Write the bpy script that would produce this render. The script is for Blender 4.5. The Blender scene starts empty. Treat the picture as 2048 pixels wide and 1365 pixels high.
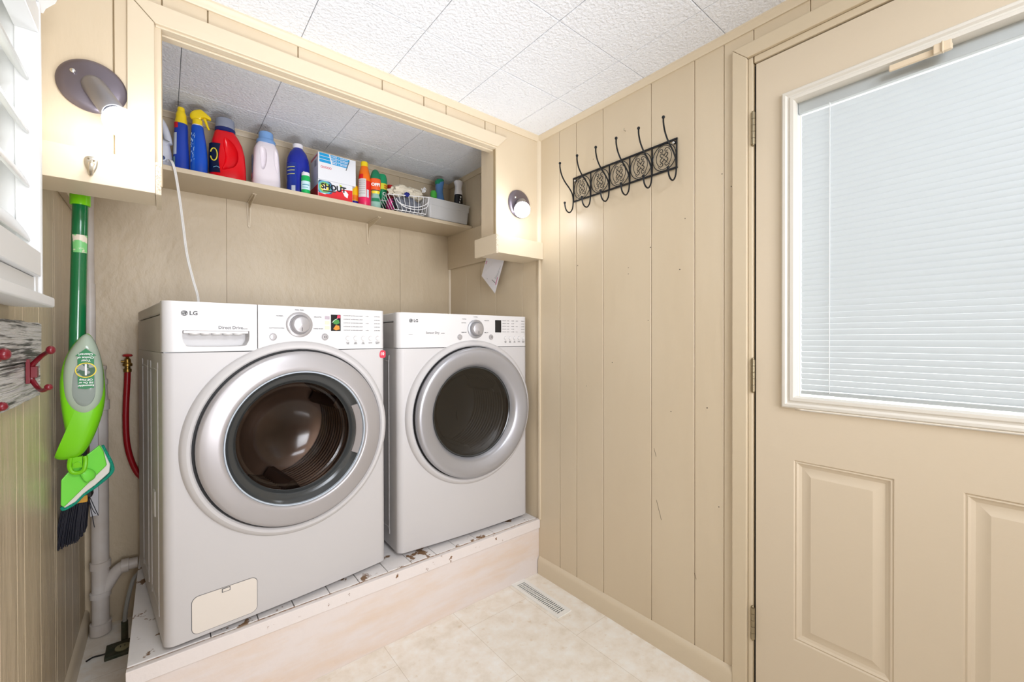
import bpy, bmesh, math, random
from mathutils import Vector, Matrix
random.seed(7)
PI = math.pi
sc = bpy.context.scene
COL = sc.collection

# ---------------------------------------------------------------- camera
YAW, PITCH, ROLL, FPX, CAMZ = 0.6878, -0.0053, -0.0023, 847.0, 1.17
F = Vector((math.sin(YAW)*math.cos(PITCH), math.cos(YAW)*math.cos(PITCH), math.sin(PITCH)))
R = Vector((math.cos(YAW), -math.sin(YAW), 0)); U = R.cross(F)
R2 = R*math.cos(ROLL)+U*math.sin(ROLL); U2 = -R*math.sin(ROLL)+U*math.cos(ROLL)
cam_d = bpy.data.cameras.new('camera'); cam = bpy.data.objects.new('camera', cam_d); COL.objects.link(cam)
cam.matrix_world = Matrix(((R2.x,U2.x,-F.x,0),(R2.y,U2.y,-F.y,0),(R2.z,U2.z,-F.z,CAMZ),(0,0,0,1)))
cam_d.sensor_width = 36; cam_d.lens = FPX/2048*36; cam_d.clip_start = 0.02
sc.camera = cam

# ---------------------------------------------------------------- world, exposure, added fill lights
w = bpy.data.worlds.new('world'); sc.world = w; w.use_nodes = True
bg = w.node_tree.nodes['Background']; bg.inputs[0].default_value = (1.0, 0.985, 0.96, 1); bg.inputs[1].default_value = 2.0
sc.view_settings.view_transform = 'Standard'; sc.view_settings.look = 'None'
sc.view_settings.gamma = 1; sc.view_settings.use_curve_mapping = False
sc.view_settings.exposure = -0.06

def area(name, loc, target, sx, sy, power, col=(1,1,1)):
    l = bpy.data.lights.new(name, 'AREA'); l.shape = 'RECTANGLE'; l.size = sx; l.size_y = sy
    l.energy = power; l.color = col
    o = bpy.data.objects.new(name, l); COL.objects.link(o); o.location = loc
    o.rotation_euler = (Vector(target)-Vector(loc)).to_track_quat('-Z','Y').to_euler()
    return o
area('overhead_fill', (0.55,-0.55,2.12), (0.62,0.5,0), 0.9, 0.6, 33, (0.91,0.96,1.05))  # added fill near the ceiling behind the camera; no fixture is built
k_ = area('alcove_fill', (0.45,-1.40,1.15), (0.6,2.0,1.30), 0.9, 0.9, 11.5, (0.955,0.975,1.04)); k_.data.spread = math.radians(75)  # added fill aimed into the alcove to brighten it
k_ = area('upward_fill', (0.42,0.15,0.22), (0.55,1.45,2.15), 0.6, 0.6, 3.5, (0.96,0.98,1.03)); k_.data.spread = math.radians(62)  # added low fill aimed up, standing in for light bounced off floor and machines

# ---------------------------------------------------------------- helpers
def lin(c):
    out = []
    for v in c[:3]:
        v /= 255.0
        out.append(v/12.92 if v <= 0.04045 else ((v+0.055)/1.055)**2.4)
    return (*out, 1)

def mat(name, rgb, rough=0.5, metal=0.0, bump=0.0, bscale=40, bstretch=(1,1,1), var=0.0, vscale=5, col2=None,
        emit=None, estr=0, spec=0.5, coat=0.0, trans=0.0, alpha=1.0, thr=None, detail=4, bdist=0.01):
    m = bpy.data.materials.new(name); m.use_nodes = True
    nt = m.node_tree; b = nt.nodes['Principled BSDF']
    b.inputs['Base Color'].default_value = lin(rgb); b.inputs['Roughness'].default_value = rough
    b.inputs['Metallic'].default_value = metal; b.inputs['Specular IOR Level'].default_value = spec
    b.inputs['Coat Weight'].default_value = coat; b.inputs['Transmission Weight'].default_value = trans
    b.inputs['Alpha'].default_value = alpha
    if emit: b.inputs['Emission Color'].default_value = lin(emit); b.inputs['Emission Strength'].default_value = estr
    tc = nt.nodes.new('ShaderNodeTexCoord')
    if bump:
        mp = nt.nodes.new('ShaderNodeMapping'); mp.inputs['Scale'].default_value = bstretch
        nt.links.new(tc.outputs['Object'], mp.inputs[0])
        n = nt.nodes.new('ShaderNodeTexNoise'); n.inputs['Scale'].default_value = bscale; n.inputs['Detail'].default_value = detail
        nt.links.new(mp.outputs[0], n.inputs['Vector'])
        bp = nt.nodes.new('ShaderNodeBump'); bp.inputs['Strength'].default_value = bump; bp.inputs['Distance'].default_value = bdist
        nt.links.new(n.outputs[0], bp.inputs['Height']); nt.links.new(bp.outputs[0], b.inputs['Normal'])
    if col2 is not None:
        mp2 = nt.nodes.new('ShaderNodeMapping'); mp2.inputs['Scale'].default_value = bstretch
        nt.links.new(tc.outputs['Object'], mp2.inputs[0])
        n2 = nt.nodes.new('ShaderNodeTexNoise'); n2.inputs['Scale'].default_value = vscale; n2.inputs['Detail'].default_value = 6
        nt.links.new(mp2.outputs[0], n2.inputs['Vector'])
        cr = nt.nodes.new('ShaderNodeValToRGB')
        lo, hi = thr or (0.35, 0.65)
        cr.color_ramp.elements[0].position = lo; cr.color_ramp.elements[0].color = lin(rgb)
        cr.color_ramp.elements[1].position = hi; cr.color_ramp.elements[1].color = lin(col2)
        nt.links.new(n2.outputs[0], cr.inputs[0]); nt.links.new(cr.outputs[0], b.inputs['Base Color'])
    return m

def glass_mat(name, tint, refl=0.12, rough=0.0):
    m = bpy.data.materials.new(name); m.use_nodes = True; nt = m.node_tree
    nt.nodes.clear(); out = nt.nodes.new('ShaderNodeOutputMaterial')
    t = nt.nodes.new('ShaderNodeBsdfTransparent'); t.inputs[0].default_value = (*tint,1)
    g = nt.nodes.new('ShaderNodeBsdfGlossy'); g.inputs['Roughness'].default_value = rough
    lw = nt.nodes.new('ShaderNodeLayerWeight'); lw.inputs[0].default_value = 0.5
    pw_ = nt.nodes.new('ShaderNodeMath'); pw_.operation = 'POWER'; pw_.inputs[1].default_value = 4.0; nt.links.new(lw.outputs['Facing'], pw_.inputs[0])
    fr = nt.nodes.new('ShaderNodeMath'); fr.operation = 'MULTIPLY'; fr.inputs[1].default_value = 0.7; nt.links.new(pw_.outputs[0], fr.inputs[0])
    mx = nt.nodes.new('ShaderNodeMixShader'); ad = nt.nodes.new('ShaderNodeMath'); ad.operation = 'ADD'; ad.inputs[1].default_value = refl; ad.use_clamp = True
    nt.links.new(fr.outputs[0], ad.inputs[0]); nt.links.new(ad.outputs[0], mx.inputs[0])
    nt.links.new(t.outputs[0], mx.inputs[1]); nt.links.new(g.outputs[0], mx.inputs[2]); nt.links.new(mx.outputs[0], out.inputs[0])
    return m

def translucent_mat(name, rgb, fac=0.5, rough=0.4):
    m = bpy.data.materials.new(name); m.use_nodes = True; nt = m.node_tree
    b = nt.nodes['Principled BSDF']; b.inputs['Base Color'].default_value = lin(rgb); b.inputs['Roughness'].default_value = rough
    out = nt.nodes['Material Output']
    t = nt.nodes.new('ShaderNodeBsdfTranslucent'); t.inputs[0].default_value = lin(rgb)
    mx = nt.nodes.new('ShaderNodeMixShader'); mx.inputs[0].default_value = fac
    nt.links.new(b.outputs[0], mx.inputs[1]); nt.links.new(t.outputs[0], mx.inputs[2]); nt.links.new(mx.outputs[0], out.inputs[0])
    return m

def clear_plastic(name, rgb, tr=0.5, rough=0.15):
    m = bpy.data.materials.new(name); m.use_nodes = True; nt = m.node_tree
    b = nt.nodes['Principled BSDF']; b.inputs['Base Color'].default_value = lin(rgb); b.inputs['Roughness'].default_value = rough
    out = nt.nodes['Material Output']
    t = nt.nodes.new('ShaderNodeBsdfTransparent'); t.inputs[0].default_value = lin(rgb)
    mx = nt.nodes.new('ShaderNodeMixShader'); mx.inputs[0].default_value = tr
    nt.links.new(b.outputs[0], mx.inputs[1]); nt.links.new(t.outputs[0], mx.inputs[2]); nt.links.new(mx.outputs[0], out.inputs[0])
    return m

class MB:
    def __init__(s): s.bm = bmesh.new(); s.mi = 0
    def _f(s, vs, smooth=True):
        try:
            f = s.bm.faces.new(vs); f.material_index = s.mi; f.smooth = smooth; return f
        except ValueError: return None
    def box(s, x0, x1, y0, y1, z0, z1, M=None):
        if x0 > x1: x0, x1 = x1, x0
        if y0 > y1: y0, y1 = y1, y0
        if z0 > z1: z0, z1 = z1, z0
        v = [Vector(p) for p in ((x0,y0,z0),(x1,y0,z0),(x1,y1,z0),(x0,y1,z0),(x0,y0,z1),(x1,y0,z1),(x1,y1,z1),(x0,y1,z1))]
        if M: v = [M @ p for p in v]
        v = [s.bm.verts.new(p) for p in v]
        for q in ((3,2,1,0),(4,5,6,7),(0,1,5,4),(1,2,6,5),(2,3,7,6),(3,0,4,7)): s._f([v[i] for i in q])
        return s
    def loft(s, rings, closed=True, cap0=True, cap1=True):
        V = [[s.bm.verts.new(p) for p in r] for r in rings]; n = len(V[0])
        for a, b in zip(V, V[1:]):
            for i in range(n if closed else n-1):
                j = (i+1) % n; s._f([a[i], a[j], b[j], b[i]])
        if cap0: s._f(list(reversed(V[0])))
        if cap1: s._f(V[-1])
        return s
    def prism(s, poly, a, b, axis='z'):
        def P(p, t):
            return {'z': (p[0],p[1],t), 'y': (p[0],t,p[1]), 'x': (t,p[0],p[1])}[axis]
        s.loft([[P(p,a) for p in poly],[P(p,b) for p in poly]]); return s
    def lathe(s, prof, c=(0,0,0), axis=(0,0,1), n=32, sx=1, sy=1, cap0=False, cap1=False):
        ax = Vector(axis).normalized()
        q = Vector((0,0,1)).rotation_difference(ax) if ax.dot(Vector((0,0,1))) > -0.9999 else Matrix.Rotation(PI,3,'X').to_quaternion()
        c = Vector(c); rings = []
        for r, h in prof:
            r = max(r, 1e-5)
            rings.append([c + q @ Vector((r*sx*math.cos(2*PI*i/n), r*sy*math.sin(2*PI*i/n), h)) for i in range(n)])
        s.loft(rings, cap0=cap0, cap1=cap1); return s
    def cyl(s, p0, p1, r0, r1=None, n=20):
        r1 = r0 if r1 is None else r1; p0 = Vector(p0); p1 = Vector(p1)
        return s.lathe([(r0,0),(r1,(p1-p0).length)], p0, p1-p0, n, cap0=True, cap1=True)
    def sphere(s, c, r, n=16, sx=1, sy=1, sz=1):
        pr = [(r*math.sin(PI*i/(n//2)), -r*sz*math.cos(PI*i/(n//2))) for i in range(n//2+1)]
        return s.lathe(pr, c, (0,0,1), n, sx, sy)
    def tube(s, pts, r, n=8, smooth=6, closed=False):
        P = [Vector(p) for p in pts]
        if smooth and len(P) > 2: P = catmull(P, smooth, closed)
        rs = r if callable(r) else (lambda t: r)
        up = Vector((0,0,1)); rings = []
        N = len(P)
        prev = None
        for i, p in enumerate(P):
            if closed: t = (P[(i+1)%N]-P[i-1]).normalized()
            else: t = (P[min(i+1,N-1)]-P[max(i-1,0)]).normalized()
            if prev is None:
                a = t.orthogonal().normalized()
            else:
                a = (prev - t*prev.dot(t)); a = a.normalized() if a.length > 1e-6 else t.orthogonal().normalized()
            prev = a; b = t.cross(a); rr = rs(i/(N-1))
            rings.append([p + (a*math.cos(2*PI*k/n)+b*math.sin(2*PI*k/n))*rr for k in range(n)])
        if closed: rings.append(rings[0]); s.loft(rings, cap0=False, cap1=False)
        else: s.loft(rings)
        return s
    def pillow(s, outline, y, front, back=None, rings=6, to=None, p=1.0):
        """rounded solid from an outline in x,z; bulges to y-front (towards viewer) and y+back"""
        back = front if back is None else back
        cx = sum(o[0] for o in outline)/len(outline); cz = sum(o[1] for o in outline)/len(outline)
        yy = y if callable(y) else (lambda x, z: y)
        R_ = []
        for k in range(-rings, rings+1):
            a = k/rings*PI/2; sc_ = math.cos(a)**p if abs(k) < rings else 0.02
            d = math.sin(a)*(front if k < 0 else back)
            R_.append([(cx+(x-cx)*sc_, yy(cx+(x-cx)*sc_, cz+(z-cz)*sc_)+d, cz+(z-cz)*sc_) for x, z in outline])
        s.loft(R_); return s
    def slab(s, outline, y0, y1):
        s.prism(outline, y0, y1, 'y'); return s
    def build(s, name, mats, parent=None, bevel=0, seg=2, angle=32, loc=None, rz=0):
        bmesh.ops.recalc_face_normals(s.bm, faces=s.bm.faces)
        me = bpy.data.meshes.new(name); s.bm.to_mesh(me); s.bm.free()
        for m in (mats if isinstance(mats,(list,tuple)) else [mats]): me.materials.append(m)
        me.set_sharp_from_angle(angle=math.radians(angle))
        o = bpy.data.objects.new(name, me); COL.objects.link(o)
        if parent: o.parent = parent
        if loc: o.location = loc
        if rz: o.rotation_euler.z = rz
        if bevel:
            b = o.modifiers.new('bevel','BEVEL'); b.width = bevel; b.segments = seg; b.limit_method = 'ANGLE'
            b.angle_limit = math.radians(30); b.harden_normals = True
        return o

def catmull(P, k, closed=False):
    out = []; N = len(P)
    rng = range(N if closed else N-1)
    for i in rng:
        p1 = P[i]; p2 = P[(i+1)%N]
        p0 = P[i-1] if (closed or i > 0) else p1*2-p2
        p3 = P[(i+2)%N] if (closed or i+2 < N) else p2*2-p1
        for j in range(k):
            t = j/k
            out.append(0.5*((2*p1)+(p2-p0)*t+(2*p0-5*p1+4*p2-p3)*t*t+(3*p1-p0-3*p2+p3)*t**3))
    if not closed: out.append(P[-1])
    return out
def catm2(pts, k=5, closed=True):
    return [(v.x, v.y) for v in catmull([Vector((a,b,0)) for a,b in pts], k, closed)]

def tag(o, label=None, cat=None, group=None, kind=None):
    if label: o['label'] = label
    if cat: o['category'] = cat
    if group: o['group'] = group
    if kind: o['kind'] = kind
    return o
def empty(name, loc=(0,0,0), rz=0, label=None, cat=None, group=None, kind=None, parent=None):
    o = bpy.data.objects.new(name, None); COL.objects.link(o); o.location = loc; o.rotation_euler = (0,0,rz); o.empty_display_size = 0.05
    if parent: o.parent = parent
    return tag(o, label, cat, group, kind)

def text_mesh(items):
    """items: (string, size, Matrix, align, bold) merged in one bmesh"""
    mb = MB()
    for it in items:
        st, size, M = it[:3]; align = it[3] if len(it) > 3 else 'LEFT'; bold = it[4] if len(it) > 4 else 0.0
        fn = it[5] if len(it) > 5 else None
        cu = bpy.data.curves.new('t','FONT'); cu.body = st; cu.size = size; cu.align_x = align; cu.align_y = 'CENTER'
        cu.extrude = 0.0; cu.offset = bold; cu.resolution_u = 3
        o = bpy.data.objects.new('t', cu); COL.objects.link(o)
        dg = bpy.context.evaluated_depsgraph_get()
        me = bpy.data.meshes.new_from_object(o.evaluated_get(dg))
        for v in me.vertices:
            v.co = fn(v.co) if fn else M @ v.co
        mb.bm.from_mesh(me)
        bpy.data.objects.remove(o); bpy.data.curves.remove(cu); bpy.data.meshes.remove(me)
    return mb
def cyl_text(st, size, c, r, ang, z, align='CENTER', bold=0.0, flip=False, sx=1.0):
    """text wrapped on a vertical cylinder; ang = direction it faces (0 = -y)"""
    def fn(v):
        x = v.x*sx; zz = v.y
        if flip: x, zz = -x, -zz
        a = ang + x/r
        return Vector((c[0]+r*math.sin(a), c[1]-r*math.cos(a), z+zz))
    return (st, size, None, align, bold, fn)
def FM(x, y, z, rz=0, flip=False):
    """matrix that stands text up facing -y"""
    M = Matrix.Translation((x,y,z)) @ Matrix.Rotation(rz,4,'Z') @ Matrix.Rotation(PI/2,4,'X')
    if flip: M = M @ Matrix.Rotation(PI,4,'Z')
    return M

def boolean_cut(o, cutter):
    b = o.modifiers.new('cut','BOOLEAN'); b.operation = 'DIFFERENCE'; b.object = cutter; b.solver = 'EXACT'
    dg = bpy.context.evaluated_depsgraph_get(); me = bpy.data.meshes.new_from_object(o.evaluated_get(dg))
    o.modifiers.remove(b); o.data = me
    bpy.data.objects.remove(cutter)

# ---------------------------------------------------------------- materials
BEIGE = (213,197,170)
M_wall = mat('beige_paint', BEIGE, 0.38, bump=0.12, bscale=30, bstretch=(1,1,0.25), col2=(208,191,163), vscale=3)
M_groove = mat('groove', (176,156,122), 0.7)
M_trim = mat('beige_trim_paint', (216,201,175), 0.36, bump=0.15, bscale=25, bstretch=(0.4,0.4,1))
M_plaster = mat('beige_textured_wall', (208,192,165), 0.45, bump=0.55, bscale=38, bstretch=(1,1,0.6), detail=3, col2=(200,183,155), vscale=4, bdist=0.006)
M_shelf = mat('shelf_paint', (206,190,163), 0.4, bump=0.1, bscale=20)
M_wood_left = mat('left_wall_paint', (208,191,161), 0.33, bump=0.5, bscale=22, bstretch=(1,1,0.18), col2=(200,183,154), vscale=6, detail=8)
M_osb = mat('raw_end_grain', (238,226,204), 0.8, bump=1.0, bscale=260, col2=(196,176,146), vscale=220, thr=(0.5,0.62))
M_white = mat('white_enamel', (196,193,192), 0.45, spec=0.35)
M_whitep = mat('white_plastic', (212,210,209), 0.42, spec=0.4)
M_shut = mat('white_shutter_paint', (226,227,226), 0.35)
M_silver = mat('silver_paint', (176,173,174), 0.34, metal=0.45)
M_silver2 = mat('dark_silver_paint', (170,170,174), 0.34, metal=0.55)
M_chrome = mat('chrome', (225,225,225), 0.12, metal=1.0)
M_grey = mat('grey_plastic', (110,112,112), 0.3)
M_dgrey = mat('dark_grey_plastic', (58,60,60), 0.18)
M_black = mat('black', (14,14,15), 0.5)
M_rubber = mat('black_rubber', (22,22,23), 0.6)
M_drum = mat('drum_steel_warm_tint', (112,92,80), 0.32, metal=0.9)  # stainless steel tinted warm to carry the orange reflections in the bowl
M_bowl = glass_mat('door_glass', (0.42,0.40,0.38), 0.03, 0.14)
M_dglass = glass_mat('dryer_glass', (0.28,0.28,0.28), 0.07)
M_pane = glass_mat('window_glass', (0.97,0.98,0.98), 0.0)
M_ink = mat('grey_ink', (92,92,94), 0.5)
M_inkd = mat('dark_ink', (50,50,52), 0.5)
M_inkw = mat('white_ink', (240,240,240), 0.5)
M_flap = mat('cream_flap', (222,214,204), 0.35)
M_plat = mat('platform_paint', (226,214,208), 0.45, bump=0.15, bscale=12, bstretch=(0.4,1,1.5), col2=(214,196,182), vscale=7, thr=(0.45,0.7))
M_iron = mat('wrought_iron', (22,24,28), 0.35, metal=0.4)
M_nickel = mat('nickel', (190,182,168), 0.3, metal=0.9)
M_brass_p = mat('aged_nickel_hinge', (150,138,112), 0.35, metal=0.8)

# ================================================================= THE SETTING
XR, XL, YF, YB, ZC = 1.445, -0.25, 1.545, 2.40, 2.168
YN = -1.6
ZS = 1.852   # shelf top
ZP = 0.27    # platform top

def floor_material():
    m = bpy.data.materials.new('vinyl_floor'); m.use_nodes = True; nt = m.node_tree; b = nt.nodes['Principled BSDF']
    b.inputs['Roughness'].default_value = 0.42
    tc = nt.nodes.new('ShaderNodeTexCoord')
    n = nt.nodes.new('ShaderNodeTexNoise'); n.inputs['Scale'].default_value = 16; n.inputs['Detail'].default_value = 12; n.inputs['Roughness'].default_value = 0.65
    nt.links.new(tc.outputs['Object'], n.inputs['Vector'])
    cr = nt.nodes.new('ShaderNodeValToRGB'); e = cr.color_ramp.elements
    e[0].position = 0.30; e[0].color = lin((232,222,206)); e[1].position = 0.68; e[1].color = lin((250,248,242))
    k = cr.color_ramp.elements.new(0.48); k.color = lin((244,236,224))
    nt.links.new(n.outputs[0], cr.inputs[0])
    n3 = nt.nodes.new('ShaderNodeTexNoise'); n3.inputs['Scale'].default_value = 34; n3.inputs['Detail'].default_value = 4
    nt.links.new(tc.outputs['Object'], n3.inputs['Vector'])
    c3 = nt.nodes.new('ShaderNodeValToRGB'); c3.color_ramp.elements[0].position = 0.26; c3.color_ramp.elements[0].color = lin((230,216,196))
    c3.color_ramp.elements[1].position = 0.36; c3.color_ramp.elements[1].color = (1,1,1,1)
    nt.links.new(n3.outputs[0], c3.inputs[0])
    mul = nt.nodes.new('ShaderNodeMix'); mul.data_type = 'RGBA'; mul.blend_type = 'MULTIPLY'; mul.inputs[0].default_value = 0.6
    nt.links.new(cr.outputs[0], mul.inputs[6]); nt.links.new(c3.outputs[0], mul.inputs[7])
    mp = nt.nodes.new('ShaderNodeMapping'); mp.inputs['Location'].default_value = (-1.010, 0.58, 0); mp.inputs['Rotation'].default_value = (0,0,PI/2)
    nt.links.new(tc.outputs['Object'], mp.inputs[0])
    br = nt.nodes.new('ShaderNodeTexBrick'); br.inputs['Scale'].default_value = 1; br.inputs['Brick Width'].default_value = 0.61
    br.inputs['Row Height'].default_value = 0.305; br.inputs['Mortar Size'].default_value = 0.0009; br.inputs['Mortar Smooth'].default_value = 0.1
    br.inputs['Color1'].default_value = (1,1,1,1); br.inputs['Color2'].default_value = (0.97,0.97,0.96,1); br.inputs['Mortar'].default_value = (0.74,0.70,0.64,1)
    nt.links.new(mp.outputs[0], br.inputs['Vector'])
    m2 = nt.nodes.new('ShaderNodeMix'); m2.data_type = 'RGBA'; m2.blend_type = 'MULTIPLY'; m2.inputs[0].default_value = 1
    nt.links.new(mul.outputs[2], m2.inputs[6]); nt.links.new(br.outputs['Color'], m2.inputs[7]); nt.links.new(m2.outputs[2], b.inputs['Base Color'])
    return m
tag(MB().box(XL-0.05, XR+0.05, YN, YB+0.05, -0.03, 0).build('floor', floor_material()), kind='structure')

# ceiling: textured tiles with open joints
M_tile = mat('ceiling_tile', (239,242,247), 0.85, bump=1.0, bscale=105, detail=3, bdist=0.006, col2=(206,208,212), vscale=170, thr=(0.60,0.74))
M_joint = mat('tile_joint', (70,70,72), 0.9)
mb = MB(); mb.mi = 1; mb.box(XL-0.05, XR+0.05, YN, YB+0.05, ZC+0.006, ZC+0.03); mb.mi = 0
x0 = 0.661-0.3048*4; y0 = 1.2415-0.3048*10; g = 0.0009
for i in range(9):
    for j in range(16):
        a, b = x0+i*0.3048, x0+(i+1)*0.3048; c, d = y0+j*0.3048, y0+(j+1)*0.3048
        a = max(a, XL-0.04); b = min(b, XR+0.04); c = max(c, YN); d = min(d, YB+0.04)
        if b-a < 0.01 or d-c < 0.01: continue
        jz = random.uniform(0, 0.0007)
        e = 0.0018
        mb.loft([[(a+g+e,c+g+e,ZC+jz),(b-g-e,c+g+e,ZC+jz),(b-g-e,d-g-e,ZC+jz),(a+g+e,d-g-e,ZC+jz)],
                 [(a+g,c+g,ZC+0.0012+jz),(b-g,c+g,ZC+0.0012+jz),(b-g,d-g,ZC+0.0012+jz),(a+g,d-g,ZC+0.0012+jz)],
                 [(a+g,c+g,ZC+0.007),(b-g,c+g,ZC+0.007),(b-g,d-g,ZC+0.007),(a+g,d-g,ZC+0.007)]])
tag(mb.build('ceiling', [M_tile, M_joint], angle=20), kind='structure')

def planks(mb, fixed, axis, side, cuts, z0, z1, gap=0.0011, depth=0.004, th=0.006, ch=0.0012):
    """grooved panelling. axis 'y': plane x=fixed, planks along y; axis 'x': plane y=fixed. side: direction of the room (+1/-1)"""
    for a, b in zip(cuts, cuts[1:]):
        a += gap; b -= gap
        f = fixed; s1 = side
        prof = [(a, f-s1*th), (b, f-s1*th), (b, f-s1*ch), (b-ch, f), (a+ch, f), (a, f-s1*ch)]
        if axis == 'y': poly = [(q, p) for p, q in prof]
        else: poly = prof
        mb.mi = 0; mb.prism(poly, z0, z1, 'z')
        mb.mi = 1
        if axis == 'y': mb.box(f-s1*0.02, f-s1*depth, a-gap, b+gap, z0, z1)
        else: mb.box(a-gap, b+gap, f-s1*0.02, f-s1*depth, z0, z1)
    mb.mi = 0

# right wall: grooved board panelling, door opening y -0.262..0.552, up to 2.042
mb = MB()
planks(mb, XR, 'y', -1, [0.552,0.644,0.745,0.917,1.147,1.299,1.404,1.672,1.9,2.05,2.2,YB+0.02], 0, ZC+0.005)
planks(mb, XR, 'y', -1, [-0.262,-0.1,0.09,0.25,0.40,0.552], 2.042, ZC+0.005)
planks(mb, XR, 'y', -1, [YN,-1.4,-1.2,-0.95,-0.8,-0.6,-0.42,-0.262], 0, ZC+0.005)
mb.box(XR+0.02, XR+0.1, 0.565, YB+0.1, 0, ZC+0.03); mb.box(XR+0.02, XR+0.1, YN, -0.275, 0, ZC+0.03); mb.box(XR+0.02, XR+0.1, -0.275, 0.565, 2.055, ZC+0.03)
mb.mi = 2
for y, z, r in ((0.92,1.52,.0022),(1.29,1.5,.0022),(0.80,1.42,.0022),(1.02,1.455,.0016),(1.02,1.43,.0016),(0.70,0.93,.0022),(1.1,1.07,.0018),(1.08,1.97,.0018),(1.2,1.95,.0016),(0.78,1.6,.0018),(0.65,1.72,.0018),(0.62,1.67,.0018),(0.93,1.24,.0016),(0.835,0.9,.0016),(1.24,0.96,.0016),(0.66,0.6,.0018)):
    mb.cyl((XR-0.0006,y,z),(XR+0.001,y,z), r, n=8)
for y, z, l in ((0.905,0.735,0.03),(0.895,0.52,0.07),(0.745,0.33,0.02)):
    mb.tube([(XR-0.0001,y,z+l/2),(XR-0.0001,y-l*0.3,z-l/2)], 0.0006, n=6)
M_mark = mat('dark_mark', (70,60,48), 0.8)
tag(mb.build('wall_right', [M_wall, M_groove, M_mark]), kind='structure')

# left wall with window opening y 0.45..1.27, z 1.29..1.86
mb = MB()
cl = [YN,-1.3,-1.0,-0.75,-0.5,-0.3,0.0,0.2,0.45]
planks(mb, XL, 'y', 1, cl, 0, ZC+0.005)
cm = [0.45,0.62,0.83,1.0,1.17,1.27]
planks(mb, XL, 'y', 1, cm, 0, 1.29); planks(mb, XL, 'y', 1, cm, 1.86, ZC+0.005)
planks(mb, XL, 'y', 1, [1.27,1.397,1.46,1.62,1.806,1.83,1.965,2.1,2.25,YB+0.02], 0, ZC+0.005)
mb.box(XL-0.12, XL-0.02, YN, 0.45, 0, ZC+0.03); mb.box(XL-0.12, XL-0.02, 1.27, YB+0.1, 0, ZC+0.03)
mb.box(XL-0.12, XL-0.02, 0.45, 1.27, 0, 1.29); mb.box(XL-0.12, XL-0.02, 0.45, 1.27, 1.86, ZC+0.03)
tag(mb.build('wall_left', [M_wood_left, M_groove]), kind='structure')

# back wall of the alcove: textured sheet with two seams
mb = MB()
for a, b in ((XL-0.05,0.2295),(0.231,1.1),(1.1015,XR+0.05)):
    mb.box(a, b, YB, YB+0.012, 0, ZC+0.01)
mb.mi = 1; mb.box(XL-0.1, XR+0.1, YB+0.006, YB+0.06, 0, ZC+0.03)
tag(mb.build('wall_back', [M_plaster, M_groove]), kind='structure')
# wall behind the camera
tag(MB().box(XL-0.1, XR+0.1, YN-0.1, YN, 0, ZC+0.03).build('wall_front', mat('warm_wood_wall', (206,176,146), 0.5, bump=0.2, bscale=10, bstretch=(3,1,0.3))), kind='structure')

# header and stubs of the alcove front
mb = MB()
planks(mb, YF, 'x', -1, [-0.25,-0.10,-0.0], 1.60, ZC+0.004)
planks(mb, YF, 'x', -1, [-0.0,0.105,0.35,0.64,0.813,0.916,1.116,1.176], 2.05, ZC+0.004)
planks(mb, YF, 'x', -1, [1.176,1.445], 1.60, ZC+0.004)
mb.box(-0.25,-0.016, YF+0.02, YF+0.12, 1.60, ZC+0.004); mb.box(1.176,1.445, YF+0.02, YF+0.115, 1.60, ZC+0.004)
mb.box(-0.016,1.176, YF+0.02, YF+0.036, 2.05, ZC+0.004)
tag(mb.build('wall_header', [M_wall, M_groove], bevel=0.001, seg=1), kind='structure')

# casing round the opening
mb = MB()
Yc = YF-0.012
mb.prism([(-0.015,2.047),(1.181,2.047),(1.236,2.102),(-0.070,2.102)], Yc, YF, 'y')
mb.prism([(-0.0165,2.0465),(-0.072,2.102),(-0.074,1.648),(-0.0165,1.648)], Yc+0.0006, YF, 'y')
mb.box(-0.0145,1.181, YF-0.004, YF+0.022, 2.041, 2.0475)
mb.box(-0.0145,1.181, YF+0.0235, YF+0.05, 2.036, 2.050)
tag(mb.build('trim_1', M_trim, bevel=0.0018), kind='structure')

def crown(name, a, b, plane, axis, side):
    """small bed moulding under the ceiling"""
    prof = [(0,0),(0.020,0),(0.020,-0.006),(0.016,-0.009),(0.013,-0.014),(0.009,-0.018),(0.006,-0.024),(0,-0.024)]
    rings = []
    for t in (a, b):
        rings.append([((t, plane+side*d, ZC+0.001+h) if axis == 'x' else (plane+side*d, t, ZC+0.001+h)) for d, h in prof])
    mb = MB(); mb.loft(rings)
    return tag(mb.build(name, M_trim, angle=50), kind='structure')
crown('trim_2', YN, YF, XR, 'y', -1); crown('trim_3', XL, XR, YF, 'x', -1); crown('trim_4', YN, YF, XL, 'y', 1)
crown('trim_5', XL, XR, YB, 'x', -1); crown('trim_6', YF+0.12, YB, XR, 'y', -1); crown('trim_7', YF+0.12, YB, XL, 'y', 1)
# vertical corner moulding beside the right lamp
tag(MB().prism([(XR,YF),(XR-0.016,YF),(XR-0.014,YF-0.008),(XR-0.008,YF-0.014),(XR,YF-0.016)], 1.642, ZC-0.02).build('trim_8', M_trim), kind='structure')
tag(MB().prism([(XR,YB),(XR-0.014,YB),(XR-0.012,YB-0.008),(XR-0.008,YB-0.012),(XR,YB-0.014)], 0.27, 1.62).build('trim_9', M_trim), kind='structure')
tag(MB().box(XR-0.008, XR, 1.535, 1.545, 0.27, 1.56).build('trim_10', M_trim), kind='structure')

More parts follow.
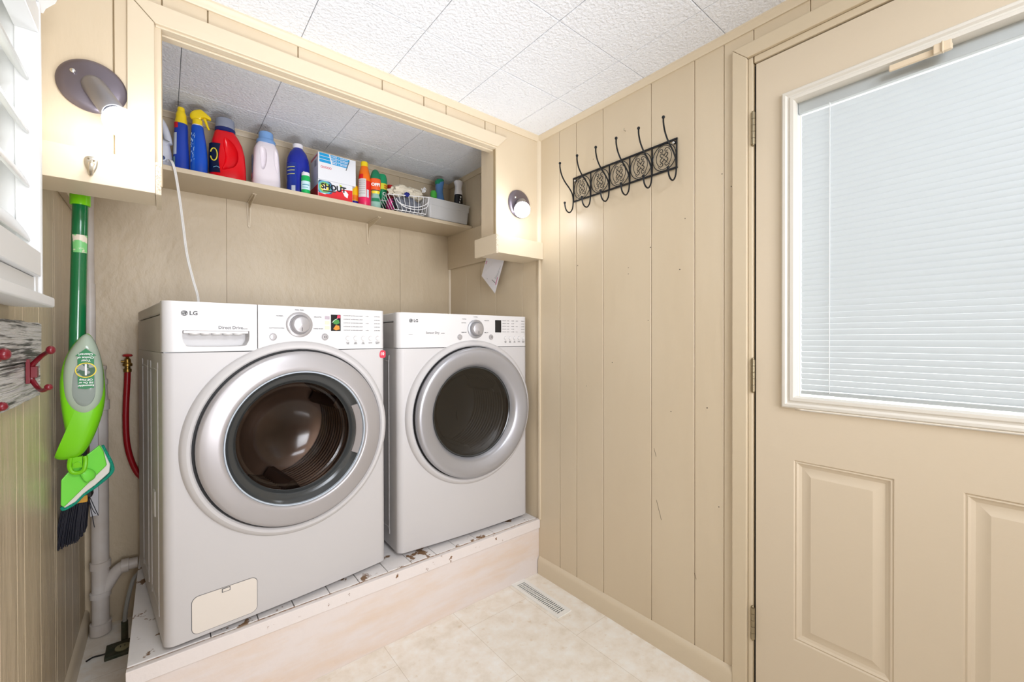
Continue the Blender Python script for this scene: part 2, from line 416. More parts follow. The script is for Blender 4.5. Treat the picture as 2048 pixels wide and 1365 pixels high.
# baseboards
def baseboard(name, rings): tag(MB().loft(rings).build(name, M_trim, angle=50), kind='structure')
pb = [(0,0),(0.013,0),(0.013,0.062),(0.011,0.072),(0.006,0.080),(0,0.084)]
baseboard('baseboard_right', [[(XR-d, t, h) for d, h in pb] for t in (0.612, 1.544)])
baseboard('baseboard_left', [[(XL+d, t, h) for d, h in pb] for t in (YN, YB)])
baseboard('baseboard_right_near', [[(XR-d, t, h) for d, h in pb] for t in (YN, -0.325)])

# shelf cleats on both side walls
tag(MB().box(XR-0.014, XR, YF+0.12, YB, 1.62, ZS-0.018).build('trim_11', M_shelf, bevel=0.002), kind='structure')
tag(MB().box(XL, XL+0.02, YF+0.12, YB, 1.625, ZS-0.018).build('trim_12', M_shelf, bevel=0.002), kind='structure')

# boxed ledges under the stubs
def ledge(x0, x1, sx, z0, z1, yb, name, lab):
    r = empty(name, ((x0+x1)/2, YF, z0), label=lab, cat='ledge', group='boxed ledges under the lamps')
    def L(mb): return mb
    o = MB().box(x0-(x0+x1)/2, x1-(x0+x1)/2, -0.030, 0.115, 0.0, z1-z0).build('board', M_trim, r, bevel=0.0015)
    sxl = sx-(x0+x1)/2
    w_ = 0.012
    a = (sxl, sxl+w_) if sx >= x1 else (sxl-w_, sxl)
    mb = MB(); mb.box(*a, -0.030, yb-YF, -0.003, z1-z0+0.001)
    mb.mi = 1; mb.box(a[0]+0.0004, a[1]-0.0004, -0.0316, -0.030, -0.0025, z1-z0)
    mb.build('end_board', [M_trim, M_osb], r)
    return r
led_r = ledge(1.166, 1.4445, 1.166, 1.560, 1.642, 1.685, 'wall_ledge', 'beige boxed wooden ledge under the right wall lamp beside the tall panelled wall')
led_l = ledge(-0.2495, -0.016, -0.0155, 1.570, 1.655, 1.69, 'wall_ledge', 'beige boxed wooden ledge with a small metal bottle opener under the left wall lamp')

# ---------------------------------------------------------------- door in the right wall
M_door = mat('door_paint', (216,201,177), 0.42, bump=0.04, bscale=60)
M_dtrim = mat('door_window_frame_plastic', (224,219,208), 0.4)
dr = empty('door_1', (XR, 0.545, 0.0), kind='structure')
# local: x = into the wall, y = -distance from hinge edge
DY0, DY1, DZ0, DZ1 = -0.80, 0.0, 0.012, 2.034
wy0, wy1, wz0, wz1 = -0.672, -0.108, 0.976, 1.890   # opening for the glass
mb = MB()
def door_plate(mb):
    ys = [DY0, wy0, wy1, DY1]
    fx = 0.002
    # frame of slabs round the window
    for (a, b, c, d) in ((DY0, wy0, wz0-0.02, DZ1), (wy1, DY1, wz0-0.02, DZ1), (wy0, wy1, wz1, DZ1)):
        mb.box(fx, fx+0.042, a, b, c, d)
    # lower field with two raised panels
    pan = [(-0.329,-0.104), (-0.676,-0.451)]
    pz0, pz1 = 0.269, 0.807
    zt = wz0-0.02
    for (a, b, c, d) in ((DY0, pan[1][0], DZ0, zt), (pan[1][1], pan[0][0], DZ0, zt), (pan[0][1], DY1, DZ0, zt)):
        mb.box(fx, fx+0.042, a, b, c, d)
    for (a, b) in pan:
        mb.box(fx, fx+0.042, a, b, pz1, zt); mb.box(fx, fx+0.042, a, b, DZ0, pz0)
        prof = [(0,0.0),(0.003,0.0035),(0.007,0.002),(0.012,0.006),(0.019,0.009),(0.023,0.0085),(0.040,0.002),(0.043,0.001)]
        rings = []
        for ins, dep in prof:
            rings.append([(fx+dep, a+ins, pz0+ins), (fx+dep, b-ins, pz0+ins), (fx+dep, b-ins, pz1-ins), (fx+dep, a+ins, pz1-ins)])
        mb.loft(rings, cap0=False, cap1=True)
        mb.box(fx+0.02, fx+0.04, a, b, pz0, pz1)
door_plate(mb)
mb.build('door_slab', M_door, dr, angle=15)
mb = MB()
pr = [(-0.014,0.002),(-0.014,-0.006),(-0.010,-0.011),(-0.003,-0.012),(0.002,-0.008),(0.006,-0.0085),(0.010,-0.012),(0.018,-0.012),(0.0208,-0.004),(0.0208,0.02),(-0.014,0.02)]
rings = []
for o_, dx in pr:
    rings.append([(dx, wy0-0.020+0.0+o_, wz0-0.0-0.0+o_-0.0), (dx, wy1+0.020-o_, wz0+o_), (dx, wy1+0.020-o_, wz1-o_), (dx, wy0-0.020+o_, wz1-o_)])
rings.append(rings[0])
mb.loft(rings, cap0=False, cap1=False)
mb.build('window_frame', M_dtrim, dr, angle=25)
MB().box(0.012, 0.015, wy0-0.001, wy1+0.001, wz0+0.002, wz1-0.002).build('glass_pane', M_pane, dr)
MB().box(0.036, 0.039, wy0-0.001, wy1+0.001, wz0+0.002, wz1-0.002).build('glass_pane', M_pane, dr)
mb = MB()
for a, b, c, d in ((wy1-0.0012,wy1-0.0002,wz0,wz1),(wy0+0.0002,wy0+0.0012,wz0,wz1),(wy0,wy1,wz0+0.0002,wz0+0.0014),(wy0,wy1,wz1-0.0014,wz1-0.0002)): mb.box(0.0155,0.0355,a,b,c,d)
mb.build('bright_gap_liner', M_shut, dr)  # white lining added to brighten the dark gap beside the blind
# blind
M_slat = translucent_mat('blind_slat', (232,234,236), 0.5, 0.5)
M_rail = mat('blind_rail_shaded', (196,198,198), 0.4)  # grey includes the shadow the head rail sits in
MB().box(0.018, 0.034, wy0+0.002, wy1-0.002, wz1-0.052, wz1-0.018).build('blind_head_rail', M_rail, dr, bevel=0.001)
bl = MB(); zt = wz1-0.060; zb = wz0+0.040; N = 50; pitch = (zt-zb)/N
for i in range(N):
    zc = zt-(i+0.5)*pitch; hw = pitch*0.505
    pts = []
    for k in range(5):
        t = k/4-0.5; a = math.radians(74)
        d = t*2*hw; bow = 0.0016*(1-4*t*t)
        pts.append((0.026+d*math.cos(a)*-1-bow*math.sin(a), zc+d*math.sin(a)-bow*math.cos(a)*0.3))
    poly = [(x,z) for x,z in pts]+[(x+0.0003,z) for x,z in reversed(pts)]
    bl.loft([[(x,wy0+0.006,z) for x,z in poly],[(x,wy1-0.009,z) for x,z in poly]])
slats = bl.build('blind_slats', M_slat, dr, angle=60)
MB().box(0.020, 0.032, wy0+0.006, wy1-0.009, zb-0.012, zb-0.002).build('blind_bottom_rail', M_rail, dr, bevel=0.001)
for yy in (-0.187, -0.592):
    MB().tube([(0.019,yy,zb-0.005),(0.019,yy,zt+0.01)], 0.0013, n=6).build('blind_cord', M_inkw, dr)
MB().box(-0.0125,-0.004,-0.432,-0.318, wz1-0.040, wz1-0.024).build('blind_slider', mat('cream_slider',(222,204,176),0.4), dr, bevel=0.003)
so_ = MB(); so_.box(-0.022,-0.010,-0.400,-0.431, wz1-0.043, wz1-0.020); so_.box(-0.026,-0.010,-0.414,-0.418, wz1-0.044, wz1-0.019)
so_.build('slider_knob', mat('cream_slider_knob',(224,206,178),0.4), dr, bevel=0.002)
# hinges
for zc in (1.832, 1.052, 0.264):
    h = MB()
    for k in range(5):
        h.cyl((-0.004,0.007,zc-0.05+k*0.0202),(-0.004,0.007,zc-0.05+k*0.0202+0.0192), 0.0062, n=14)
    h.sphere((-0.004,0.007,zc+0.052), 0.0045); h.sphere((-0.004,0.007,zc-0.051), 0.0045)
    h.box(-0.003,0.0005,0.008,0.021,zc-0.05,zc+0.05)
    h.build('hinge', M_brass_p, dr)
# casing and jamb
mb = MB(); cx0, cx1 = XR-0.014, XR+0.0
mb.prism([(0.567,0),(0.612,0),(0.612,2.104),(0.567,2.059)], cx0, cx1, 'x')
mb.prism([(0.567,2.0595),(0.612,2.1045),(-0.32,2.1045),(-0.277,2.0595)], cx0, cx1, 'x')
mb.prism([(-0.277,0),(-0.32,0),(-0.32,2.104),(-0.277,2.059)], cx0, cx1, 'x')
mb.box(XR-0.004, XR+0.1, 0.5535, 0.5665, 0, 2.059); mb.box(XR+0.046, XR+0.1, 0.540, 0.5535, 0, 2.059); mb.box(XR-0.004, XR+0.1, -0.2765, -0.259, 0, 2.059); mb.box(XR-0.004, XR+0.1, -0.259, 0.549, 2.038, 2.059)
MB().box(0.010,0.046,0.0005,0.008,0.012,2.034).build('hinge_gap_shade', M_black, dr)  # black strip that paints the shade in the hinge-side door gap
tag(mb.build('trim_13', mat('door_trim_paint', (212,196,168), 0.36, bump=0.1, bscale=25), bevel=0.0025), kind='structure')

# ---------------------------------------------------------------- window and shutters in the left wall
wn = empty('window_1', (XL, 0.86, 1.29), kind='structure')
def LW(mb): return mb
y0w, y1w = 0.45-0.86, 1.27-0.86
mb = MB()  # jamb lining
M_jamb = mat('window_jamb_paint', (205,202,178), 0.5)
mb.box(-0.12,0.0,y1w-0.012,y1w,0,0.57); mb.box(-0.12,0.0,y0w,y0w+0.012,0,0.57); mb.box(-0.12,0.0,y0w,y1w,0.558,0.57); mb.box(-0.12,0.0,y0w,y1w,0,0.012)
mb.build('jamb', M_jamb, wn)
mb = MB()  # outer sash
for a, b in ((y0w+0.012,y0w+0.05),(y1w-0.05,y1w-0.012),(-0.02,0.02)): mb.box(-0.11,-0.08,a,b,0.012,0.558)
for a, b in ((0.012,0.045),(0.525,0.558),(0.275,0.295)): mb.box(-0.11,-0.08,y0w+0.012,y1w-0.012,a,b)
mb.build('sash', M_shut, wn, bevel=0.002)
MB().box(-0.097,-0.094,y0w+0.02,y1w-0.02,0.02,0.55).build('pane', M_pane, wn)
sh = empty('shutter', (0,0,0), parent=wn)
mb = MB(); o0, o1 = y0w-0.04, 1.325-0.86
zA, zB = 1.262-1.29, 1.875-1.29
for a, b in ((o0,o0+0.05),(o1-0.05,o1)):
    mb.box(0,0.045,a,b,zA,zB); 
    mb.box(0.045,0.050,a,a+0.012,zA,zB); mb.box(0.045,0.0535,b-0.016,b-0.004,zA,zB); mb.box(0.045,0.049,a+0.018,a+0.030,zA,zB)
mb.box(0,0.048,o0,o1,zA,zA+0.035); mb.box(0,0.048,o0,o1,zB-0.035,zB)
mb.build('frame', M_shut, wn, bevel=0.002)
MB().box(0,0.066,o0-0.02,o1+0.026,zA-0.022,zA).build('sill', M_shut, wn, bevel=0.004)
mb = MB(); mb.prism([(0,0),(0.052,0),(0.056,0.012),(0.070,0.030),(0.074,0.042),(0,0.042)], o0-0.03, o1+0.026, 'y')
o = mb.build('head_moulding', M_shut, wn); o.location = (0,0,zB)
s0, s1 = o0+0.052, o1-0.052
mb = MB()
mb.box(0.024,0.058,s0,s0+0.046,zA+0.036,zB-0.036); mb.box(0.024,0.058,s1-0.046+0.042,s1,zA+0.036,zB-0.036)
mb.box(0.024,0.058,s0+0.046,s1-0.004,zA+0.036,zA+0.085); mb.box(0.024,0.058,s0+0.046,s1-0.004,zB-0.085,zB-0.036)
mb.build('shutter_panel', M_shut, wn, bevel=0.003)
th = math.radians(59)
zz = 1.373-0.107-1.29
for k in range(6):
    zc = 1.373+0.107*k-1.29
    if zc > zB-0.07: break
    zc += 0.0
    ring = []
    n = 14
    for i in range(n):
        a = 2*PI*i/n; u_ = 0.032*math.cos(a); v_ = 0.0060*math.sin(a)
        ring.append((0.028+u_*math.cos(th)*1.0+v_*math.sin(th), zc+0.020-u_*math.sin(th)+v_*math.cos(th)))
    rr = [[(x, s0+0.047, z) for x, z in ring], [(x, s1-0.012, z) for x, z in ring]]
    cx_ = sum(p[0] for p in ring)/n; cz_ = sum(p[1] for p in ring)/n
    rr.append([(cx_+(x-cx_)*0.93, s1-0.006, cz_+(z-cz_)*0.93) for x, z in ring])
    MB().loft(rr).build('louver', M_shut, wn, angle=60)
bpy.data.objects.remove(sh)

# ================================================================= PLATFORM
def worn_paint(name, base, wood, lo, hi, scale, stretch=(1,1,1)):
    m = mat(name, base, 0.45, bump=0.2, bscale=30, bstretch=stretch if name.startswith('weathered') else (1,1,1))
    nt = m.node_tree; b = nt.nodes['Principled BSDF']; tc = nt.nodes.new('ShaderNodeTexCoord')
    mp = nt.nodes.new('ShaderNodeMapping'); mp.inputs['Scale'].default_value = stretch; nt.links.new(tc.outputs['Object'], mp.inputs[0])
    n = nt.nodes.new('ShaderNodeTexNoise'); n.inputs['Scale'].default_value = scale; n.inputs['Detail'].default_value = 9; n.inputs['Roughness'].default_value = 0.62
    nt.links.new(mp.outputs[0], n.inputs['Vector'])
    cr = nt.nodes.new('ShaderNodeValToRGB'); cr.color_ramp.elements[0].position = lo; cr.color_ramp.elements[0].color = lin(wood)
    cr.color_ramp.elements[1].position = hi; cr.color_ramp.elements[1].color = lin(base)
    nt.links.new(n.outputs[0], cr.inputs[0]); nt.links.new(cr.outputs[0], b.inputs['Base Color'])
    return m
M_deck = worn_paint('deck_paint', (232,228,226), (128,98,70), 0.385, 0.41, 17)
M_edge = worn_paint('deck_edge', (150,112,80), (214,200,188), 0.42, 0.56, 40)
M_front = worn_paint('front_paint', (228,218,213), (225,206,190), 0.36, 0.56, 5, (0.5,1,2.2))
M_lip = worn_paint('lip_paint', (230,222,218), (130,92,60), 0.345, 0.36, 26)
PX0, PX1 = -0.085, 1.4445
pf = empty('platform', ((PX0+PX1)/2, YF, 0), label='low white painted wooden platform with worn board top under the washer and dryer', cat='platform')
ox = (PX0+PX1)/2
mb = MB(); mb.box(PX0-ox, PX1-ox, 0.014, YB-0.003-YF, 0.0, ZP-0.020)
mb.build('base', M_plat, pf)
MB().box(PX0-ox, PX1-ox, 0.004, 0.0135, 0.0, 0.225).build('front_board', M_front, pf, bevel=0.001)
MB().box(PX0-ox, PX1-ox, -0.004, 0.0135, 0.2255, ZP).build('front_trim', M_lip, pf, bevel=0.002)
xs = PX0
ws = [0.19,0.125,0.105,0.115,0.105,0.11,0.10,0.11,0.10,0.105,0.10,0.105,0.11,0.1]
i = 0
while xs < PX1-0.02:
    xe = min(xs+ws[i % len(ws)], PX1); 
    if PX1-xe < 0.04: xe = PX1
    mb = MB(); dz = random.uniform(-0.001,0.0)
    mb.box(xs-ox+0.0012, xe-ox-0.0012, 0.0215+random.uniform(0,0.005), YB-0.003-YF, ZP-0.019, ZP+dz)
    o = mb.build('deck_board', M_deck, pf, bevel=0.0018); xs = xe; i += 1
mb = MB(); mb.box(PX0-ox+0.001, PX1-ox-0.001, 0.0138, 0.0262, ZP-0.0195, ZP-0.0035); mb.build('edge_gap', M_edge, pf)

# ================================================================= WASHER AND DRYER
def machine(name, ox_, oy_, yaw, W, D, H, kind, label, cat):
    r = empty(name, (ox_, oy_, ZP), yaw, label=label, cat=cat)
    B = 0.015
    def yf(x):
        x_ = min(max(x, 0), W); b = -0.010*math.sin(PI*x_/W)
        R_ = 0.026; e = min(x_, W-x_)
        c = (R_-math.sqrt(max(R_*R_-(R_-e)**2, 0))) if e < R_ else 0
        return b+c
    def xsamp(a, b):
        xs = [a]
        base = [0,.001,.003,.006,.010,.015,.020,.026]+[0.026+(W-0.052)*k/14 for k in range(1,14)]+[W-t for t in (.026,.020,.015,.010,.006,.003,.001,0)]
        xs += [t for t in base if a+1e-5 < t < b-1e-5]+[b]
        return xs
    def plan(a, b, yb): return [(x, yf(x)) for x in xsamp(a, b)]+[(b, yb), (a, yb)]
    cx, cz = W*0.52, B+0.553
    zs = B+0.846; zt = B+H
    # feet
    for fx in (0.05, W-0.05):
        for fy in (0.06, D-0.06):
            MB().lathe([(0.016,0),(0.020,0.003),(0.020,0.010),(0.010,0.012),(0.010,0.017)], (fx,fy,0), n=16, cap0=True, cap1=True).build('foot', M_rubber, r)
    body = MB().prism(plan(0, W, D), B, zs).build('body', M_white, r)
    cut = MB().cyl((cx,-0.1,cz),(cx,0.34,cz),0.205,n=64).build('c', M_white, r)
    boolean_cut(body, cut)
    bpy.context.view_layer.update()
    bm_ = body.data; bm_.set_sharp_from_angle(angle=math.radians(32))
    b_ = body.modifiers.new('bevel','BEVEL'); b_.width = 0.0035; b_.segments = 3; b_.limit_method = 'ANGLE'; b_.angle_limit = math.radians(40); b_.harden_normals = True
    # side embossed ribs on the left flank
    mb = MB()
    def frame_bead(y0,y1,z0,z1):
        q = catm2([(y0,z0+.03),(y0,z1-.03),(y0+.008,z1),(y1-.008,z1),(y1,z1-.03),(y1,z0+.03),(y1-.008,z0),(y0+.008,z0)], 4)
        mb.tube([(-0.0005,a,b) for a,b in q], 0.0020, n=6, smooth=0, closed=True)
    for y0,y1 in ((0.10,0.27),(0.36,0.52)): frame_bead(y0,y1,B+0.08,B+0.79)
    mb.build('side_embossing', M_white, r)
    mb = MB(); mb.box(-0.004,0.002,0.17,0.215,B+0.33,B+0.41); mb.build('side_handle', M_whitep, r, bevel=0.003)
    # rear upper body and lid
    MB().box(0.001, W-0.001, 0.045, D, zs, B+H-0.040).build('rear_body', M_white, r, bevel=0.002)
    MB().prism([(0.0,0.046),(W,0.046),(W,D-0.005),(0.0,D-0.005)], B+H-0.037, zt-0.0005).build('lid', M_whitep, r, bevel=0.006, seg=3)
    # fascia
    sx = 0.2365
    if kind == 'washer':
        dz0 = zs+0.0025
        dw = MB().prism(plan(0, sx, 0.0455), dz0, zt).build('drawer', M_whitep, r)
        cut = MB().prism(catm2([(0.046,B+0.911),(0.046,B+0.890),(0.052,B+0.872),(0.070,B+0.864),(0.190,B+0.864),(0.208,B+0.872),(0.214,B+0.890),(0.214,B+0.911)],4,False), -0.05, 0.038, 'y').build('c', M_whitep, r)
        boolean_cut(dw, cut); dw.data.set_sharp_from_angle(angle=math.radians(32))
        b_ = dw.modifiers.new('bevel','BEVEL'); b_.width = 0.003; b_.segments = 3; b_.limit_method = 'ANGLE'; b_.angle_limit = math.radians(40); b_.harden_normals = True
        mb = MB(); mb.box(0.047,0.213,-0.0045,0.020,B+0.903,B+0.911); mb.build('drawer_grip', M_whitep, dw, bevel=0.002)
        mb = MB()
        for k in range(5): mb.lathe([(0.014,0),(0.014,0.003),(0.008,0.006),(0,0.007)], (0.075+k*0.028,0.010,B+0.9035), (0,0,-1), 16, cap0=True)
        mb.build('grip_scallops', M_whitep, dw)
        pan_ = MB().prism(plan(sx+0.0022, W, 0.0455), dz0, zt)
    else:
        pan_ = MB().prism(plan(0, W, 0.0455), zs+0.0025, zt)
    MB().box(0.004, W-0.004, 0.012, 0.04, zs-0.003, zs+0.006).build('seam', M_grey, r)
    bw = -0.010
    # flared rim round the door
    mb = MB(); mb.lathe([(0.327,0.012),(0.325,-0.002),(0.319,-0.010),(0.311,-0.0145),(0.303,-0.013),(0.2985,-0.008),(0.2975,0.002)], (cx,bw,cz), (0,1,0), 96)
    mb.build('door_rim', M_white if kind == 'washer' else M_white, r)
    mb = MB(); mb.lathe([(0.2975,0.001),(0.20,0.001)], (cx,bw-0.0030,cz), (0,1,0), 64)
    mb.build('door_gap_shade', M_rubber, r)  # black floor paints in the shade of the gap round the door
    # drum
    mb = MB(); pr_ = [(0.203,0.0)]
    for k in range(12):
        y = 0.02+k*0.022; pr_ += [(0.199,y),(0.199,y+0.012),(0.194,y+0.015),(0.194,y+0.019)]
    pr_ += [(0.199,0.30),(0.15,0.315),(0.05,0.31),(0,0.31)]
    mb.lathe(pr_, (cx,0,cz), (0,1,0), 64)
    for k in range(3):
        a = 2*PI*k/3+0.5
        mb.prism([(cx+math.cos(a+t)*q, cz+math.sin(a+t)*q) for t, q in ((-0.14,0.198),(-0.05,0.165),(0.05,0.165),(0.14,0.198))], 0.04, 0.28, 'y')
    mb.build('drum', M_drum if kind == 'washer' else mat('dryer_drum',(150,148,146),0.35,metal=0.8), r)
    # door
    mb = MB()
    if kind == 'washer':
        mb.lathe([(0.286,0.0),(0.2905,-0.004),(0.2915,-0.020),(0.288,-0.026),(0.281,-0.029),(0.262,-0.033),(0.240,-0.036),(0.231,-0.0365),(0.226,-0.0345),(0.2235,-0.030),(0.222,-0.018)], (cx,bw,cz), (0,1,0), 96)
        door = mb.build('door', M_silver, r, angle=40)
        MB().lathe([(0.2235,-0.0315),(0.2215,-0.033),(0.2195,-0.031),(0.219,-0.022)], (cx,bw,cz), (0,1,0), 96).build('reflection_ring', mat('pale_blue_reflection',(196,206,216),0.15), door)  # pale blue reflection on the clear cover, put in as a coloured ring
        MB().lathe([(0.2215,-0.026),(0.212,-0.014),(0.203,-0.006),(0.196,-0.004),(0.190,0.002),(0.187,0.012),(0.183,0.016)], (cx,bw,cz), (0,1,0), 96).build('inner_ring', M_dgrey, door)
        MB().lathe([(0.1845,0.014),(0.181,0.03),(0.176,0.036),(0.168,0.038),(0.160,0.052),(0.148,0.085),(0.120,0.115),(0.080,0.132),(0.035,0.138),(0.0,0.139)], (cx,bw,cz), (0,1,0), 96).build('glass_bowl', M_bowl, door)
        # handle recess on the right of the inner ring
        mb = MB(); ri, ro = 0.199, 0.217; rg = []
        for k in range(13):
            a = math.radians(-25+50*k/12)
            rg.append([(cx+math.cos(a)*ri, bw-0.012, cz+math.sin(a)*ri), (cx+math.cos(a)*ro, bw-0.027, cz+math.sin(a)*ro), (cx+math.cos(a)*ro, bw-0.015, cz+math.sin(a)*ro), (cx+math.cos(a)*ri, bw-0.003, cz+math.sin(a)*ri)])
        mb.loft(rg); mb.build('door_handle', mat('handle_grey',(150,144,142),0.3), door)
    else:
        mb.lathe([(0.286,0.0),(0.292,-0.006),(0.294,-0.022),(0.291,-0.033),(0.284,-0.038),(0.272,-0.040),(0.236,-0.030),(0.226,-0.027),(0.217,-0.022),(0.209,-0.006),(0.206,0.000)], (cx,bw-0.004,cz), (0,1,0), 96)
        door = mb.build('door', M_silver2, r, angle=40)
        MB().lathe([(0.2065,0.0),(0.203,-0.004),(0.199,-0.002),(0.197,0.006)], (cx,bw,cz), (0,1,0), 96).build('inner_ring', M_dgrey, door)
        MB().lathe([(0.1985,0.000),(0.190,0.003),(0.150,0.010),(0.08,0.014),(0.0,0.015)], (cx,bw,cz), (0,1,0), 96).build('glass_bowl', M_dglass, door)
        MB().lathe([(0.1985,0.012),(0.17,0.03),(0.165,0.07),(0.11,0.085),(0.0,0.09)], (cx,bw,cz), (0,1,0), 64).build('inner_cover', glass_mat('inner_cover_glass',(0.6,0.6,0.6),0.02), door)
    # knob
    kx, kz = (0.364, B+0.935) if kind == 'washer' else (0.368, B+0.930)
    yk = yf(kx)
    MB().lathe([(0.043,0.002),(0.043,-0.003),(0.040,-0.0055),(0.034,-0.0065),(0.030,-0.004)], (kx,yk,kz), (0,1,0), 48, cap1=True).build('knob_ring', M_silver if kind=='washer' else M_silver2, r)
    kn = MB().lathe([(0.0295,-0.003),(0.0295,-0.010),(0.027,-0.022),(0.0255,-0.0255),(0.022,-0.027),(0.0,-0.0285)], (kx,yk,kz), (0,1,0), 48).build('knob', M_silver, r, angle=25)
    MB().box(kx-0.001,kx+0.001,yk-0.029,yk-0.026,kz-0.022,kz-0.010).build('knob_mark', M_ink, kn)
    def button(x, z, rad, nm='button', m=M_whitep, ring=False):
        b = MB().lathe([(rad*1.08,0.002),(rad*1.02,-0.002),(rad*0.86,-0.0048),(0,-0.0053)], (x,yf(x),z), (0,1,0), 24).build(nm, m, r)
        if ring: MB().lathe([(rad*1.25,0.001),(rad*1.2,-0.0012),(rad*1.02,-0.0014),(rad*1.0,0.0005)], (x,yf(x),z), (0,1,0), 24).build('button_ring', M_silver, b)
        return b
    pb1 = button(kx-0.083, B+0.893, 0.0105, m=M_silver, ring=True); pb2 = button(kx+0.086, B+0.893, 0.0105, m=M_silver, ring=True)
    MB().lathe([(0.0052,-0.0050),(0.0040,-0.0050)], (kx-0.083,yf(kx-0.083),B+0.893), (0,1,0), 20).build('power_symbol', M_inkd, pb1)
    mb = MB(); yy = yf(kx+0.086)-0.0050; xx = kx+0.086
    mb.prism([(xx-0.004,B+0.889),(xx-0.004,B+0.897),(xx+0.0005,B+0.893)], yy-0.0002, yy, 'y'); mb.box(xx+0.0015,xx+0.0025,yy-0.0002,yy,B+0.889,B+0.897); mb.box(xx+0.0035,xx+0.0045,yy-0.0002,yy,B+0.889,B+0.897)
    mb.build('start_pause_symbol', M_inkd, pb2)
    dx = 0.158
    for k in range(5): button(0.535+k*0.0305 if kind=='washer' else 0.540+k*0.0285, B+0.888, 0.0085)
    # display
    lx = 0.472 if kind == 'washer' else 0.478
    mb = MB(); mb.box(lx, lx+0.036, yf(lx+0.018)-0.0012, yf(lx)+0.004, B+0.915, B+0.974)
    disp = mb.build('display', mat('display_black',(16,17,20),0.12), r, bevel=0.0008)
    if kind == 'washer':
        # small advertising sticker: abstract colour shapes on the display
        y_ = yf(lx+0.018)-0.0016
        def blob(pts, c, nm):
            MB().slab(pts, y_-0.0001, y_+0.0004).build(nm, mat(nm+'_ink',c,0.4), disp)
        blob([(lx+0.006,B+0.949),(lx+0.014,B+0.958),(lx+0.028,B+0.955),(lx+0.032,B+0.944),(lx+0.020,B+0.938),(lx+0.010,B+0.941)], (60,130,60), 'green_shape')
        blob([(lx+0.022,B+0.962),(lx+0.034,B+0.962),(lx+0.034,B+0.972),(lx+0.024,B+0.972)], (222,60,90), 'pink_shape')
        blob([(lx+0.008,B+0.922),(lx+0.018,B+0.937),(lx+0.030,B+0.934),(lx+0.032,B+0.921),(lx+0.018,B+0.917)], (196,128,40), 'gold_shape')
        MB().tube([(lx+0.004,y_,B+0.945),(lx+0.013,y_,B+0.954),(lx+0.024,y_,B+0.960)], 0.0007, n=6).build('white_arc', M_inkw, disp)
        for z_, c in ((0.962,(170,158,166)),(0.944,(240,206,176)),(0.926,(240,206,176))):
            MB().box(0.4505,0.4675,yf(0.45)-0.0008,yf(0.45)+0.001,B+z_-0.006,B+z_+0.006).build('indicator_sticker', mat('sticker',c,0.5), r, bevel=0.0004)
        # red badge at the top right of the front
        bd = MB().prism(catm2([(0.668,B+0.812),(0.690,B+0.812),(0.692,B+0.828),(0.690,B+0.838),(0.676,B+0.840),(0.667,B+0.832)],3), yf(0.672)-0.0008, yf(0.69)+0.002, 'y').build('badge_sticker', mat('badge_red',(205,58,78),0.4), r)
        o = text_mesh([('10',0.017,FM(0.6775,yf(0.672)-0.0012,B+0.826),'CENTER',0.0003)]).build('badge_lettering', M_inkw, bd)
        # access flap
        zf0, zf1 = B+0.012, B+0.122
        def rr(x0,x1,z0,z1,rad,n=5):
            p = []
            for (cx_,cz_,a0) in ((x1-rad,z1-rad,0),(x0+rad,z1-rad,90),(x0+rad,z0+rad,180),(x1-rad,z0+rad,270)):
                for k in range(n+1):
                    a = math.radians(a0+90*k/n); p.append((cx_+rad*math.cos(a), cz_+rad*math.sin(a)))
            return p
        def curved(poly, off):
            m_ = MB()
            vs = [m_.bm.verts.new((x, yf(x)-off, z)) for x, z in poly]; vb = [m_.bm.verts.new((x, yf(x)+0.003, z)) for x, z in poly]
            m_._f(vs); n_ = len(vs)
            for i_ in range(n_): m_._f([vs[i_],vs[(i_+1)%n_],vb[(i_+1)%n_],vb[i_]])
            return m_
        curved(rr(0.062,0.233,zf0-0.0015,zf1+0.0015,0.018), 0.0004).build('flap_seam', M_ink, r)
        fl = curved(rr(0.0635,0.2315,zf0,zf1,0.017), 0.0014).build('access_flap', M_flap, r)
        mb = MB(); mb.box(0.137,0.159,yf(0.15)-0.0022,yf(0.15)-0.001,zf1-0.013,zf1-0.001); 
        mb.build('flap_latch', M_ink, fl)
        MB().box(0.139,0.157,yf(0.15)-0.0030,yf(0.15)-0.0018,zf1-0.011,zf1-0.003).build('flap_latch_tab', M_flap, fl)
    # logo
    lgx, lgz = (0.050, B+0.962) if kind == 'washer' else (0.056, B+0.961)
    ly = yf(lgx+0.01)-0.0005
    mb = MB(); rl = 0.0078
    mb.lathe([(rl,0),(rl,-0.0004),(0,-0.0006)], (lgx,ly,lgz), (0,1,0), 32)
    lg = mb.build('logo', M_inkd, r)
    mb = MB(); yy = ly-0.0009
    mb.box(lgx-0.0012,lgx-0.0004,yy,yy+0.0002,lgz-0.004,lgz+0.0035); mb.box(lgx-0.0012,lgx+0.0016,yy,yy+0.0002,lgz-0.004,lgz-0.0032)
    q = [(lgx+0.0058*math.cos(math.radians(a)),yy,lgz+0.0058*math.sin(math.radians(a))) for a in range(60,365,15)]
    mb.tube(q,0.0004,n=5,smooth=0); mb.box(lgx+0.002,lgx+0.0058,yy,yy+0.0002,lgz-0.0004,lgz+0.0004); mb.cyl((lgx-0.003,yy,lgz+0.002),(lgx-0.003,yy+0.0003,lgz+0.002),0.0009,n=8)
    mb.build('logo_lines', M_inkw, lg)
    T = []
    T.append(('LG',0.0165,FM(lgx+0.0115,yf(lgx+0.03)-0.0008,lgz),'LEFT',0.0004))
    text_mesh([(t[0],t[1],None,t[3],t[4],(lambda v, M_=t[2]: (lambda q: Vector((q.x, yf(q.x)-0.0009, q.z)))(M_ @ v))) for t in T]).build('brand_lettering', M_inkd, r)
    T = []
